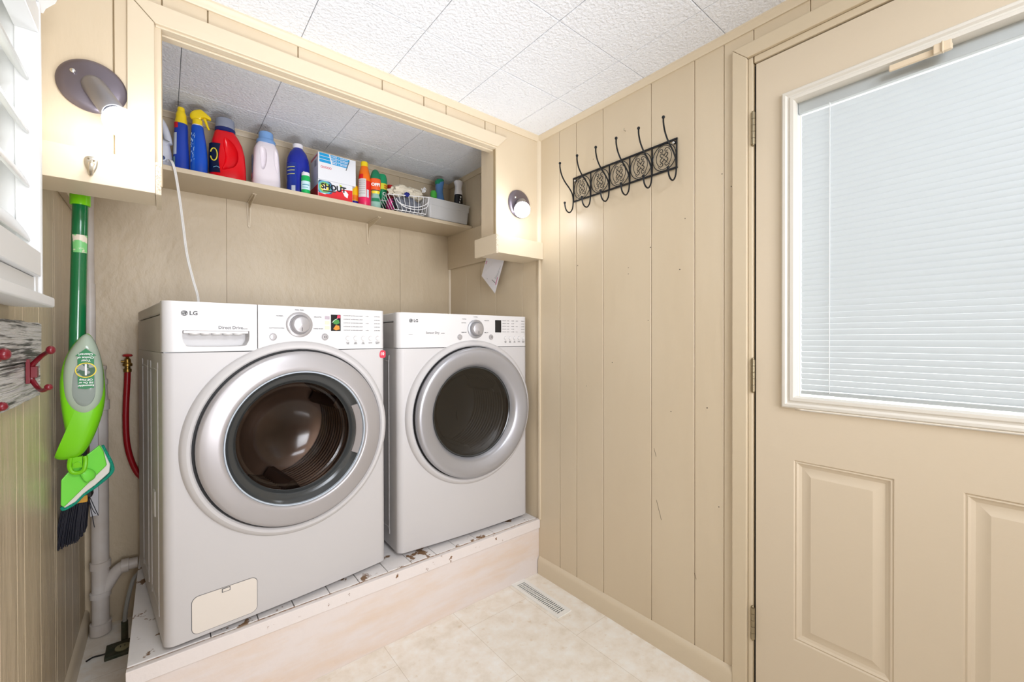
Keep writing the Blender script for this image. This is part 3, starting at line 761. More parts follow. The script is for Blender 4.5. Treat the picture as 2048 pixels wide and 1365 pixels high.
    if kind == 'washer':
        T.append(('Direct Drive',0.0125,FM(0.132,yf(0.16)-0.0007,B+0.921),'LEFT',0.0002)); T.append(('Inverter',0.0040,FM(0.1965,yf(0.2)-0.0008,B+0.9185)))
        T += [('PERM. PRESS',0.0054,FM(kx,yf(kx)-0.0007,B+0.985),'CENTER'),('NORMAL',0.0054,FM(kx-0.050,yf(kx-0.05)-0.0007,B+0.963),'RIGHT'),('DELICATES',0.0054,FM(kx+0.048,yf(kx+.06)-0.0007,B+0.963),'LEFT'),
              ('COTTON/TOWELS',0.0054,FM(kx-0.048,yf(kx-0.06)-0.0007,B+0.922),'RIGHT'),('HAND WASH',0.0054,FM(kx+0.047,yf(kx+.06)-0.0007,B+0.922),'LEFT')]
    else:
        T.append(('Sensor Dry',0.0135,FM(0.122,yf(0.16)-0.0007,B+0.911),'LEFT',0.0001)); T.append(('SYSTEM',0.005,FM(0.192,yf(0.2)-0.0008,B+0.909)))
        T += [('NORMAL',0.0054,FM(kx,yf(kx)-0.0007,B+0.985),'CENTER'),('TOWELS',0.0054,FM(kx-0.050,yf(kx-0.05)-0.0007,B+0.974),'RIGHT'),('COTTON',0.0054,FM(kx-0.052,yf(kx-0.05)-0.0007,B+0.957),'RIGHT'),('DELICATES',0.0054,FM(kx+0.048,yf(kx+.06)-0.0007,B+0.970),'LEFT'),
              ('SPEED DRY',0.0054,FM(kx-0.048,yf(kx-0.06)-0.0007,B+0.914),'RIGHT'),('TIME DRY',0.0054,FM(kx+0.047,yf(kx+.06)-0.0007,B+0.914),'LEFT')]
    # status columns
    if kind == 'washer': cols = ['EXTRA HOT','EXTRA HIGH','HEAVY','ON','SPIN ONLY']; rws = 5; x_0, x_d = 0.521, 0.0295
    else: cols = ['VERY DRY','HIGH','60 MIN','ON','LESS TIME']; rws = 5; x_0, x_d = 0.522, 0.0285
    dots = pan_; dots.mi = 2
    for ci in range(5):
        for ri_ in range(rws):
            if ci == 3 and ri_ in (1,3): continue
            x_ = x_0+ci*x_d+(0.006 if ci == 4 else 0); z_ = B+0.972-ri_*0.0135
            dots.box(x_-0.001,x_+0.001,yf(x_)-0.0009,yf(x_)+0.001,z_-0.001,z_+0.001)
            T.append((cols[ci],0.0040,FM(x_+0.003,yf(x_+0.012)-0.0008,z_),'LEFT'))
    for k, t in enumerate(('SOAK\nTIME','SPIN\nSPEED','SOIL\nLEVEL','BEEPER','OPTION\nSELECT')):
        T.append((t,0.0048,FM((0.535+k*0.0305) if kind=='washer' else (0.540+k*0.0285),yf(0.535+k*0.03)-0.0008,B+0.870),'CENTER'))
    TP = [t for t in T if t[0] not in ('Direct Drive','Inverter')]; TD = [t for t in T if t not in TP]
    def onface(t):
        M_ = t[2]; f_ = lambda v: (lambda q: Vector((q.x, yf(q.x)-0.0009, q.z)))(M_ @ v)
        return (t[0],t[1],M_,t[3] if len(t)>3 else 'LEFT',t[4] if len(t)>4 else 0.0001,f_)
    tm = text_mesh([onface(t) for t in TP]); me_ = bpy.data.meshes.new('t'); tm.bm.to_mesh(me_); tm.bm.free()
    nf = len(pan_.bm.faces); pan_.bm.from_mesh(me_); bpy.data.meshes.remove(me_); pan_.bm.faces.ensure_lookup_table()
    for f_ in pan_.bm.faces[nf:]: f_.material_index = 1
    pan_.build('control_panel', [M_whitep, M_ink, M_inkd], r, bevel=0.003, seg=3)
    if TD: text_mesh([onface(t) for t in TD]).build('drawer_lettering', M_ink, dw)
    if kind == 'dryer':
        MB().box(0.046,0.222,yf(0.05)-0.0006,yf(0.1)+0.002,B+0.9035,B+0.9045).build('panel_line', M_grey, r)
    return r
yw = math.radians(6.2)
washer = machine('washing_machine', -0.004, 1.556, yw, 0.693, 0.70, 0.997, 'washer', 'large white front-loading washing machine on the left, with detergent drawer and red badge', 'washing machine')
yd = math.radians(-2.2); WD = 0.682
dryer = machine('clothes_dryer', 1.418-WD*math.cos(yd), 1.604-WD*math.sin(yd), yd, WD, 0.62, 0.995, 'dryer', 'white front-loading clothes dryer on the right with dark glass door and silver ring', 'dryer')

# ================================================================= SHELF
shf = empty('wall_shelf', (0.6, 2.27, ZS), label='long beige wooden shelf of cleaning supplies on two metal brackets along the alcove back wall', cat='shelf')
SH0, SH1 = XL+0.0005-0.6, XR-0.0005-0.6
MB().box(SH0, SH1, 2.133-2.27, YB-0.0005-2.27, -0.019, 0).build('board', M_shelf, shf, bevel=0.002)
for bx in (0.322-0.6, 0.905-0.6):
    mb = MB(); y_ = YB-2.27
    mb.prism([(bx-0.011,-0.0195),(bx+0.011,-0.0195),(bx+0.006,-0.135),(bx,-0.142),(bx-0.006,-0.135)], y_-0.005, y_-0.002, 'y')
    mb.prism([(y_-0.004,-0.0225),(y_-0.17,-0.0225),(y_-0.175,-0.030),(y_-0.03,-0.05),(y_-0.008,-0.12),(y_-0.004,-0.12)], bx-0.0015, bx+0.0015, 'x')
    mb.box(bx-0.009,bx+0.009,y_-0.17,y_-0.003,-0.0225,-0.0192)
    for zz_ in (-0.04,-0.125): mb.lathe([(0.0035,0),(0.003,0.0015),(0,0.002)], (bx+(0.006 if zz_>-0.1 else 0),y_-0.005,zz_), (0,-1,0), 10)
    mb.build('bracket', M_trim, shf, bevel=0.0006, seg=1)

def ring(cx, cy, z, rx, ry, n=28, p=2.0, rot=0.0):
    out = []
    for i in range(n):
        a = 2*PI*i/n; c, s_ = math.cos(a), math.sin(a)
        x = rx*math.copysign(abs(c)**(2/p), c); y = ry*math.copysign(abs(s_)**(2/p), s_)
        out.append((cx+x*math.cos(rot)-y*math.sin(rot), cy+x*math.sin(rot)+y*math.cos(rot), z))
    return out
def loftp(secs, n=28, p=2.0, rot=0.0):
    """secs: (z, rx, ry[, dx, dy])"""
    return MB().loft([ring(s_[3] if len(s_)>3 else 0, s_[4] if len(s_)>4 else 0, s_[0], s_[1], s_[2], n, p, rot) for s_ in secs])
def pl(name, rgb, rough=0.3, **k): return mat(name, rgb, rough, **k)
RED=(226,10,26); BLUE=(22,66,170); YEL=(244,214,30)
P_blue = pl('blue_bottle_plastic',(34,66,168)); P_blue2 = pl('blue_spray_plastic',(14,78,190)); P_yel = pl('yellow_cap_plastic',YEL); P_red = pl('red_jug_plastic',(222,8,24),0.22)
P_white = pl('white_cap_plastic',(238,236,240)); P_navy = pl('navy_plastic',(16,36,104)); P_lbl = pl('light_label',(206,214,226),0.4)

# --- clothes iron with cord, half hidden behind the casing
io = empty('clothes_iron', (-0.019, 2.200, ZS), label='pale grey clothes iron at the left end of the shelf with white cord hanging down', cat='iron')
M_io = pl('iron_grey_plastic',(196,200,212)); M_io2 = pl('iron_blue_grey_grip',(96,116,158))
MB().pillow(catm2([(-0.060,0.0),(0.040,0.0),(0.048,0.02),(0.047,0.060),(0.041,0.095),(0.034,0.112),(-0.055,0.130)],4), 0.0, 0.045, rings=7, p=0.45).build('body', M_io, io)
MB().tube([(0.037,-0.002,0.105),(0.033,-0.002,0.135),(0.022,-0.002,0.175),(0.004,-0.002,0.205),(-0.020,-0.002,0.220),(-0.045,-0.002,0.215),(-0.062,-0.002,0.19),(-0.066,-0.002,0.13)], lambda t: 0.0135-0.002*math.sin(t*PI), 14).build('handle', M_io, io)
MB().pillow(catm2([(-0.055,0.12),(0.012,0.112),(0.015,0.14),(0.008,0.17),(-0.008,0.192),(-0.03,0.20),(-0.055,0.19)],4), 0.012, 0.012, rings=4, p=0.5).build('water_tank', M_io2, io)
MB().tube([(0.0405,-0.034,0.104),(0.0,-0.047,0.112),(-0.05,-0.047,0.120)], 0.0016, 6).build('trim_ring', M_grey, io)
kn = MB().lathe([(0.012,0),(0.0125,-0.006),(0.009,-0.008),(0,-0.0085)], (0.018,-0.044,0.030), (0,1,0), 24).build('dial', M_io, io)
MB().lathe([(0.0085,-0.0085),(0.006,-0.0105),(0,-0.011)], (0.018,-0.044,0.030), (0,1,0), 20).build('dial_centre', pl('dial_navy',(48,66,110)), kn)
cord = [(0.026,2.165),(0.027,2.15),(0.031,2.132)]
cp = [(0.020,2.160,1.872),(0.024,2.142,1.874),(0.032,2.123,1.862),(0.041,2.118,1.824),(0.052,2.116,1.739),(0.064,2.116,1.623),(0.076,2.118,1.506),(0.095,2.125,1.409),(0.109,2.13,1.350),(0.114,2.14,1.300),(0.118,2.20,1.2865)]
mb = MB()
for dx in (-0.0022,0.0022): mb.tube([(x+0.015+dx,y-2.205,z-ZS) for x,y,z in cp], 0.0025, 8)
mb.build('cord', pl('white_cord',(236,234,230),0.4), io)
MB().lathe([(0.006,0),(0.007,0.003),(0.004,0.012)], (0.033,-0.045,0.022), (0.2,-0.9,0.0), 12, cap1=True, cap0=True).build('cord_bushing', M_io, io)

# --- squeeze bottle, yellow pull cap
def bottle(name, x, y, label, cat, group, secs, m, p=2.2, rot=0.0):
    r = empty(name, (x, y, ZS), rot, label=label, cat=cat, group=group)
    loftp(secs, p=p).build('body', m, r)
    return r
GB = 'bottles and cans of cleaning products on the shelf'
b = bottle('squeeze_bottle', 0.0595, 2.225, 'tall blue squeeze bottle with stepped yellow pull cap, between the iron and the spray bottle', 'bottle', GB,
   [(0,0.024,0.024),(0.004,0.028,0.027),(0.05,0.0275,0.027),(0.10,0.0255,0.025),(0.14,0.0235,0.023),(0.18,0.0235,0.023),(0.205,0.0225,0.022),(0.214,0.018,0.018)], P_blue, rot=-0.2)
MB().lathe([(0.0215,0.208),(0.0205,0.222),(0.0175,0.236),(0.0185,0.240),(0.0165,0.252),(0.0125,0.262),(0.0135,0.266),(0.0115,0.276),(0,0.2765)], n=28, cap0=True).build('cap', P_yel, b)
def wrap_patch(r, z0, z1, a0, a1, rad, n=10, rz=None, ry=None):
    """label patch on a (tapered) round body: rad(z)"""
    mb = MB(); rows = []
    f = rad if callable(rad) else (lambda z: rad)
    for j in range(7):
        z = z0+(z1-z0)*j/6
        rows.append([mb.bm.verts.new((f(z)*math.sin(a0+(a1-a0)*i/n), -f(z)*math.cos(a0+(a1-a0)*i/n)*(ry or 1), z)) for i in range(n+1)])
    for A, B_ in zip(rows, rows[1:]):
        for i in range(n): mb._f([A[i],A[i+1],B_[i+1],B_[i]])
    return mb
fb = lambda z: 0.0284-0.05*max(0,z-0.05)*0.6
wrap_patch(b,0.185,0.208,-1.2,-0.3,0.0242).build('red_label', pl('label_red',(212,30,48)), b)
wrap_patch(b,0.075,0.165,-1.3,-0.45,lambda z: 0.0268-0.025*(z-0.075)+0.0006).build('logo_label', P_lbl, b)
wrap_patch(b,0.015,0.065,-1.3,-0.6,0.0292).build('green_label', pl('label_grey_green',(120,150,160)), b)

# --- trigger spray bottle
b = bottle('spray_bottle', 0.117, 2.21, 'bright blue spray bottle with a yellow trigger head beside the red jug', 'spray bottle', GB,
   [(0,0.024,0.022),(0.004,0.029,0.026),(0.05,0.030,0.027,0.001),(0.10,0.028,0.025,0.001),(0.15,0.025,0.022,0),(0.19,0.022,0.021,-0.003),(0.208,0.021,0.020,-0.004),(0.212,0.017,0.017,-0.004)], P_blue2, p=2.6, rot=-0.15)
MB().lathe([(0.0185,0.208),(0.0185,0.214)],(-0.004,0,0),n=24,cap0=True,cap1=True).build('collar', P_white, b)
MB().lathe([(0.0175,0.212),(0.0175,0.236),(0.013,0.240),(0,0.240)],(-0.004,0,0),n=24,cap0=True).build('neck', P_yel, b)
mb = MB(); mb.pillow(catm2([(-0.030,0.249),(-0.022,0.270),(0.002,0.283),(0.014,0.281),(0.038,0.262),(0.043,0.256),(0.041,0.246),(0.024,0.250),(0.010,0.246),(0.006,0.234),(-0.020,0.234)],3), 0, 0.013, rings=5, p=0.35)
mb.build('spray_head', P_yel, b)
MB().tube([(0.020,0,0.248),(0.026,0,0.232),(0.031,0,0.216),(0.036,0,0.206)], lambda t: 0.0055-0.002*t, 8).build('trigger', P_yel, b)
wrap_patch(b,0.02,0.175,-1.15,-0.35,lambda z: 0.0305-0.03*max(0,z-0.06)+0.0002, ry=0.95).build('label', pl('label_blue',(32,96,198)), b)
mb = MB(); random.seed(3)
for k in range(26):
    a = random.uniform(-1.1,-0.4); z = random.uniform(0.05,0.17); rr_ = 0.0313-0.03*max(0,z-0.06); l = random.uniform(0.003,0.010)
    mb.tube([(rr_*math.sin(a),-rr_*math.cos(a)*0.95,z),(rr_*math.sin(a+0.05),-rr_*math.cos(a+0.05)*0.95,z+l)], 0.0006, n=5)
mb.build('label_splashes', pl('label_pale',(190,220,240)), b)

# --- red detergent jug
b = empty('detergent_jug', (0.2205, 2.225, ZS), -0.1, label='big red laundry detergent jug with clear measuring cup on navy cap', cat='jug', group=GB)
secs = [(0,0.058,0.034),(0.005,0.066,0.040),(0.03,0.0675,0.041),(0.08,0.066,0.040),(0.13,0.062,0.038,0.0),(0.17,0.056,0.036,-0.003),(0.195,0.047,0.034,-0.006),(0.212,0.040,0.032,-0.009),(0.220,0.034,0.030,-0.010)]
jb = loftp(secs, n=44, p=2.8).build('body', P_red, b)
cut = MB().pillow(catm2([(-0.012,0.19),(0.018,0.17),(0.036,0.14),(0.038,0.10),(0.024,0.066),(-0.004,0.050),(-0.022,0.046),(-0.014,0.075),(-0.010,0.11),(-0.016,0.15)],4), -0.041, 0.02, rings=5, p=0.6).build('c', P_red, b)
boolean_cut(jb, cut); jb.data.set_sharp_from_angle(angle=math.radians(35))
bv = jb.modifiers.new('bevel','BEVEL'); bv.width = 0.004; bv.segments = 3; bv.limit_method = 'ANGLE'; bv.angle_limit = math.radians(45)
MB().lathe([(0.034,0.216),(0.038,0.219),(0.038,0.232),(0.031,0.235)],(-0.010,0,0),n=36,cap0=True,cap1=True).build('cap', P_navy, b)
MB().lathe([(0.035,0.2345),(0.036,0.236),(0.0345,0.272),(0.030,0.276),(0,0.277)],(-0.010,0,0),n=36).build('measuring_cup', clear_plastic('cup_plastic',(196,204,222),0.55), b)
def flatpatch(pts, yfun, off=0.0006):
    mb = MB(); vs = [mb.bm.verts.new((x, yfun(x,z)-off, z)) for x, z in pts]; mb._f(vs); return mb
def jug_y(x,z):
    rx, ry = 0.066, 0.040; t = min(abs(x)/rx,0.999); return -ry*(1-t**2.8)**(1/2.8)
mb = MB(); rows = []
for j in range(9):
    z = 0.03+0.125*j/8; x1 = -0.026+0.006*math.sin(PI*j/8)*-1; row = []
    for i in range(9):
        x = -0.0668+(x1+0.0668)*i/8; y = jug_y(x*0.97,z)
        k_ = 1.03 if z < 0.1 else 1.03-0.35*(z-0.1)
        row.append(mb.bm.verts.new((x*k_, y*1.07*(1 if z<0.12 else 1-0.6*(z-0.12)), z)))
    rows.append(row)
for A, B_ in zip(rows, rows[1:]):
    for i in range(8): mb._f([A[i],A[i+1],B_[i+1],B_[i]])
lb = mb.build('label', pl('label_navy',(12,26,60)), b)
MB().tube([(-0.050+0.012*math.cos(a), -0.0375-0.004*math.cos(a), 0.105+0.026*math.sin(a)) for a in [k*PI/9 for k in range(-8,9)]], 0.0022, 6, smooth=2).build('label_ring', pl('label_yellow',(232,214,70)), lb)
MB().tube([(-0.052,-0.0372,0.05),(-0.04,-0.0405,0.055),(-0.03,-0.0415,0.05)],0.0012,5).build('label_line', pl('label_sky',(130,190,220)), lb)

# --- white fabric softener bottle, light blue cap
b = empty('softener_bottle', (0.367, 2.225, ZS), 0.0, label='pinkish white fabric softener bottle with handle and light blue cap', cat='bottle', group=GB)
P_soft = pl('softener_plastic',(236,228,234),0.3)
jb = loftp([(0,0.050,0.034),(0.004,0.0565,0.040),(0.04,0.057,0.041),(0.10,0.0545,0.040),(0.16,0.051,0.038),(0.188,0.048,0.036),(0.205,0.040,0.033),(0.216,0.034,0.030)], n=44, p=3.0).build('body', P_soft, b)
cut = MB().pillow(catm2([(-0.030,0.185),(-0.012,0.187),(-0.004,0.17),(-0.003,0.13),(-0.012,0.09),(-0.024,0.085),(-0.029,0.12)],4), -0.042, 0.020, rings=5, p=0.6).build('c', P_soft, b)
boolean_cut(jb, cut)
cut = MB().pillow(catm2([(0.026,0.188),(0.046,0.178),(0.048,0.12),(0.042,0.07),(0.030,0.10),(0.024,0.14)],4), -0.042, 0.016, rings=5, p=0.6).build('c', P_soft, b)
boolean_cut(jb, cut); jb.data.set_sharp_from_angle(angle=math.radians(35))
bv = jb.modifiers.new('bevel','BEVEL'); bv.width = 0.004; bv.segments = 3; bv.limit_method = 'ANGLE'; bv.angle_limit = math.radians(45)
MB().lathe([(0.034,0.212),(0.0385,0.214),(0.0385,0.226),(0.036,0.230),(0.031,0.232),(0.029,0.262),(0.026,0.266),(0,0.267)],(0,0,0),n=36,cap0=True).build('cap', pl('light_blue_cap',(124,168,222)), b)
MB().box(-0.0572,-0.0560,-0.015,0.015,0.045,0.15).build('label', pl('label_dark_blue',(40,56,104)), b)
MB().box(-0.0577,-0.0560,-0.014,0.014,0.045,0.068).build('label_red_patch', pl('label_red2',(206,36,44)), b)

# --- round dark blue bottle with white cap
b = empty('detergent_bottle', (0.503, 2.232, ZS), 0.0, label='round-shouldered royal blue bottle with small white cap and yellow label stripes', cat='bottle', group=GB)
MB().lathe([(0.044,0),(0.0495,0.005),(0.050,0.05),(0.0485,0.075),(0.050,0.10),(0.050,0.15),(0.047,0.18),(0.038,0.208),(0.026,0.226),(0.0195,0.232),(0.0195,0.236)], n=40, cap0=True, cap1=True).build('body', pl('royal_blue_plastic',(24,42,158),0.25), b)
MB().lathe([(0.0225,0.233),(0.0225,0.251),(0.0205,0.254),(0,0.254)], n=28, cap0=True).build('cap', P_white, b)
mb = wrap_patch(b,0.008,0.15,-1.35,-0.35,0.0508); mb.build('label', pl('label_deep_blue',(30,54,150)), b)
for k, z in enumerate((0.095,0.112,0.128)):
    wrap_patch(b,z,z+0.0035,-1.30,-0.50,0.0514).build('label_stripe', pl('stripe_yellow',(214,214,120)), b)
wrap_patch(b,0.012,0.042,-0.8,-0.45,0.0514).build('barcode_label', P_lbl, b)

# --- little green and white bottle in front
b = empty('small_bottle', (0.519, 2.158, ZS), 0.0, label='tiny green bottle with white cap and white label in front of the royal blue bottle', cat='bottle', group=GB)
MB().lathe([(0.017,0),(0.0195,0.003),(0.0195,0.078),(0.0180,0.084)], n=28, cap0=True, cap1=True).build('body', pl('green_plastic',(24,178,92)), b)
MB().lathe([(0.0180,0.082),(0.0178,0.097),(0.0165,0.1),(0,0.1)], n=28).build('cap', P_white, b)
MB().lathe([(0.004,0.1),(0.003,0.106),(0,0.107)],(-0.008,0,0),n=12).build('nozzle', P_white, b)
wrap_patch(b,0.018,0.058,-1.5,1.5,0.0199).build('label', pl('label_aqua',(206,236,244)), b)
wrap_patch(b,0.038,0.042,-1.0,0.6,0.0203).build('label_line', pl('aqua_ink',(70,150,170)), b)
wrap_patch(b,0.026,0.029,-1.0,0.2,0.0203).build('label_line', pl('aqua_ink2',(90,160,180)), b)

# --- two cardboard boxes
P_card = pl('white_cardboard',(232,234,238),0.5); P_redc = pl('red_cardboard',(222,30,40),0.45)
b = empty('cardboard_box', (0.654, 2.215, ZS), 0.0, label='low red and white cardboard box reading SHOUT underneath the white box', cat='box', group='stacked boxes on the shelf')
BX0, BX1, BF, BBk, BH = -0.082, 0.081, -0.062, 0.070, 0.086
MB().box(BX0,BX1,BF,BBk,0,BH).build('carton', P_card, b, bevel=0.001)
e = BF-0.0006
def fpatch(pts, name, m, par, e_=e): return MB().slab(pts, e_, e_+0.0005).build(name, m, par)
fpatch([(BX0+.001,0.001),(BX1-.001,0.001),(BX1-.001,0.062),(0.03,0.058),(0.012,0.048),(-0.02,0.034),(-0.05,0.018),(BX0+.001,0.022)],'red_print',P_redc,b)
MB().box(BX0-0.0006,BX0,BF+.001,BBk-.001,0.001,0.062).build('side_red_print', P_redc, b)
for rr_, c in ((0.040,(60,90,120)),(0.033,(90,170,200)),(0.026,(120,190,110)),(0.019,(240,220,90)),(0.011,(250,250,250))):
    cxx, czz = -0.052, 0.050
    pts = [(cxx+rr_*math.cos(a), czz+rr_*math.sin(a)) for a in [k*2*PI/28 for k in range(28)]]
    pts = [(min(max(x,BX0+.001),BX1),min(max(z,0.022),BH-.004)) for x,z in pts]
    fpatch(pts,'print_ring',pl('ring_%d'%int(rr_*1000),c,0.45),b,e-0.0003-(0.04-rr_)*0.012)
text_mesh([('SHOUT',0.036,FM(-0.070,e-0.0014,0.055),'LEFT',0.0014)]).build('brand_lettering', pl('print_black',(18,24,34)), b).scale = (0.98,1,1)
fpatch([(-0.060,0.030),(0.0,0.036),(0.0,0.041),(-0.060,0.036)],'print_banner',M_inkd,b,e-0.0016)
fpatch([(0.030,0.050),(0.048,0.054),(0.060,0.040),(0.056,0.020),(0.042,0.026)],'print_shirt',M_inkw,b,e-0.0006)
fpatch([(0.016,0.080),(0.028,0.076),(0.034,0.062),(0.022,0.066)],'print_leaf',pl('lime_print',(190,210,50)),b,e-0.0006)

b = empty('cardboard_box', (0.661, 2.215, ZS+0.0865), 0.0, label='white cardboard box with blue printed stripes stacked on top of the red box', cat='box', group='stacked boxes on the shelf')
X0, X1, H_ = -0.089, 0.090, 0.129
MB().box(X0,X1,-0.064,0.072,0,H_).build('carton', P_card, b, bevel=0.001)
e2 = -0.0646; P_cy = pl('cyan_print',(20,160,220),0.45)
for k in range(3):
    z = 0.083+k*0.0155
    fpatch([(X0+.006,z),(0.048+k*0.004,z-0.002),(0.052+k*0.004,z+0.011),(X0+.006,z+0.013)],'blue_stripe',P_cy,b,e2)
    text_mesh([('LARGE  |  GRANDE',0.0095,FM(-0.030,e2-0.0006,z+0.0055),'LEFT',0.0001)]).build('stripe_lettering', M_inkw, b)
fpatch([(-0.040,0.128),(-0.034,0.128),(-0.020,0.070),(-0.026,0.070)],'tape_strip',P_card,b,e2-0.0010)
fpatch([(0.056,0.118),(0.059,0.118),(0.043,0.068),(0.040,0.068)],'open_slot',M_inkd,b,e2-0.0010)
o = MB()
for k in range(5): o.lathe([(0.0052,0),(0.0052,-0.0004),(0.0036,-0.0004),(0.0036,0)], (-0.072+k*0.0098,e2,0.060), (0,1,0), 14)
o.build('red_print', pl('red_print2',(214,70,84)), b)
MB().box(X0-0.0006,X0,-0.040,-0.005,0.070,0.100).build('side_grey_print', pl('grey_print',(150,156,168)), b)
MB().box(X0-0.0006,X0,-0.055,0.060,0.112,0.122).build('side_red_print', pl('red_print3',(206,80,90)), b)

# --- yellow/blue tube behind
b = empty('yellow_tube', (0.766, 2.215, ZS), 0, label='small yellow tube with dark blue base, right of the red box', cat='tube', group=GB)
MB().lathe([(0.017,0),(0.019,0.003),(0.019,0.03),(0.0195,0.032),(0.0195,0.10),(0.016,0.11),(0,0.112)], n=24, cap0=True).build('body', pl('yellow_tube',(240,190,20)), b)
MB().lathe([(0.0196,0.0),(0.0202,0.003),(0.0202,0.026),(0.0196,0.030)], n=24).build('base', pl('tube_blue',(26,34,150)), b)
wrap_patch(b,0.035,0.06,-1.2,1.2,0.0199).build('label', pl('tube_orange',(240,130,30)), b)

# --- orange/pink spray can
b = empty('spray_can', (0.809, 2.19, ZS), 0, label='orange, red and pink spray can with yellow cap and white label', cat='spray can', group=GB)
MB().lathe([(0.029,0),(0.031,0.004),(0.0315,0.03),(0.0315,0.06)], n=36, cap0=True).build('body', pl('pink_can',(232,40,96)), b)
MB().lathe([(0.0315,0.06),(0.0318,0.10),(0.0312,0.135)], n=36).build('red_band', pl('red_can',(224,36,36)), b)
MB().lathe([(0.0312,0.135),(0.030,0.155),(0.025,0.185),(0.0195,0.208),(0.018,0.214)], n=36, cap1=True).build('shoulder', pl('orange_can',(246,120,14)), b)
MB().lathe([(0.0185,0.212),(0.0180,0.234),(0.016,0.237),(0,0.237)], n=28, cap0=True).build('cap', P_yel, b)
wrap_patch(b,0.048,0.142,-1.45,-0.10,lambda z: 0.0323).build('label', pl('label_grey_white',(218,216,214)), b)
wrap_patch(b,0.048,0.088,0.0,0.36,0.0323).build('barcode_label', P_lbl, b)
for z in (0.132,0.122,0.112,0.100,0.090,0.078,0.066): wrap_patch(b,z,z+0.002,-1.35,-0.25,0.0326).build('label_line', pl('line_grey',(150,150,150)), b)
wrap_patch(b,0.142,0.166,-1.3,-0.55,lambda z: 0.0320-0.12*max(0,z-0.152)).build('red_blob', pl('can_blob_red',(226,28,28)), b)

# --- insect repellent: small pump bottle
b = empty('repellent_bottle', (0.862, 2.175, ZS), -0.35, label='small insect repellent bottle reading OFF with dark green cap and orange label', cat='bottle', group=GB)
loftp([(0,0.022,0.017),(0.004,0.026,0.020),(0.03,0.0265,0.020),(0.06,0.022,0.018),(0.075,0.018,0.016),(0.09,0.022,0.018),(0.11,0.0255,0.019),(0.145,0.0265,0.0195),(0.158,0.024,0.018)], p=2.3).build('body', pl('clear_green_bottle',(150,190,176),0.2), b)
loftp([(0.156,0.0262,0.0195),(0.17,0.0255,0.019),(0.19,0.020,0.016),(0.202,0.013,0.011),(0.207,0.005,0.005)], p=2.2).build('cap', pl('dark_green_cap',(18,122,84)), b)
def ovp(z0,z1,a0,a1,sc,name,m):
    mb = MB(); rows = []
    import bisect
    Z = [0,0.004,0.03,0.06,0.075,0.09,0.11,0.145,0.158]; RX=[.022,.026,.0265,.022,.018,.022,.0255,.0265,.024]; RY=[.017,.020,.020,.018,.016,.018,.019,.0195,.018]
    for j in range(9):
        z = z0+(z1-z0)*j/8; k = max(1,min(bisect.bisect(Z,z),len(Z)-1)); t = (z-Z[k-1])/(Z[k]-Z[k-1])
        rx = RX[k-1]+(RX[k]-RX[k-1])*t; ry = RY[k-1]+(RY[k]-RY[k-1])*t
        row = []
        for i in range(11):
            a = a0+(a1-a0)*i/10; s_, c = math.sin(a), math.cos(a)
            row.append(mb.bm.verts.new((sc*rx*math.copysign(abs(s_)**(2/2.3),s_), -sc*ry*abs(c)**(2/2.3), z)))
        rows.append(row)
    for A, B_ in zip(rows, rows[1:]):
        for i in range(10): mb._f([A[i],A[i+1],B_[i+1],B_[i]])
    return mb.build(name, m, b)
ovp(0.095,0.156,-1.3,1.3,1.02,'orange_label',pl('label_orange',(240,96,40)))
ovp(0.078,0.094,-1.2,1.2,1.02,'yellow_label',pl('label_yellow2',(240,222,60)))
ovp(0.092,0.097,-1.2,1.2,1.03,'label_stripe',M_inkd)
text_mesh([('OFF!',0.021,FM(0.0,-0.0212,0.122),'CENTER',0.0012)]).build('brand_lettering', M_inkw, b)
ovp(0.036,0.054,-0.9,0.9,1.03,'green_label',pl('label_green_text',(40,130,90)))

# --- tall green can
b = empty('spray_can', (0.948, 2.300, ZS), -0.3, label='tall green spray can with rounded cap and yellow band, right of the OFF bottle', cat='spray can', group=GB)
MB().lathe([(0.026,0),(0.0285,0.004),(0.0285,0.182)], n=36, cap0=True).build('body', pl('green_can',(10,140,86),0.3), b)
MB().lathe([(0.0288,0.182),(0.0288,0.200),(0.0275,0.215),(0.024,0.232),(0.020,0.238),(0,0.239)], n=36).build('cap', pl('green_can_cap',(26,160,104)), b)
wrap_patch(b,0.150,0.184,-1.5,1.5,0.0291).build('yellow_band', pl('band_yellow',(236,232,60)), b)
wrap_patch(b,0.168,0.176,0.35,1.1,0.0294).build('band_print', pl('orange_ink',(230,110,30)), b)
wrap_patch(b,0.157,0.164,0.35,1.0,0.0294).build('band_print', pl('orange_ink2',(230,110,30)), b)
text_mesh([cyl_text('OFF!',0.026,(0,0),0.0293,0.95,0.125,bold=0.0012)]).build('brand_lettering', M_inkw, b)
wrap_patch(b,0.004,0.07,-0.2,1.2,0.0290).build('dark_label', pl('label_dark_green',(8,70,52)), b)

# --- red thing behind the can
b = empty('red_bottle', (1.003, 2.318, ZS), 0, label='small red bottle standing behind the wire basket, beside the tall green can', cat='bottle', group=GB)
MB().lathe([(0.020,0),(0.022,0.003),(0.022,0.13),(0.017,0.148),(0.012,0.152)], n=24, cap0=True, cap1=True).build('body', pl('dark_red',(150,16,20)), b)
MB().lathe([(0.0165,0.15),(0.0175,0.192),(0.015,0.197),(0,0.197)], n=24, cap0=True).build('cap', pl('cap_red',(208,30,30)), b)

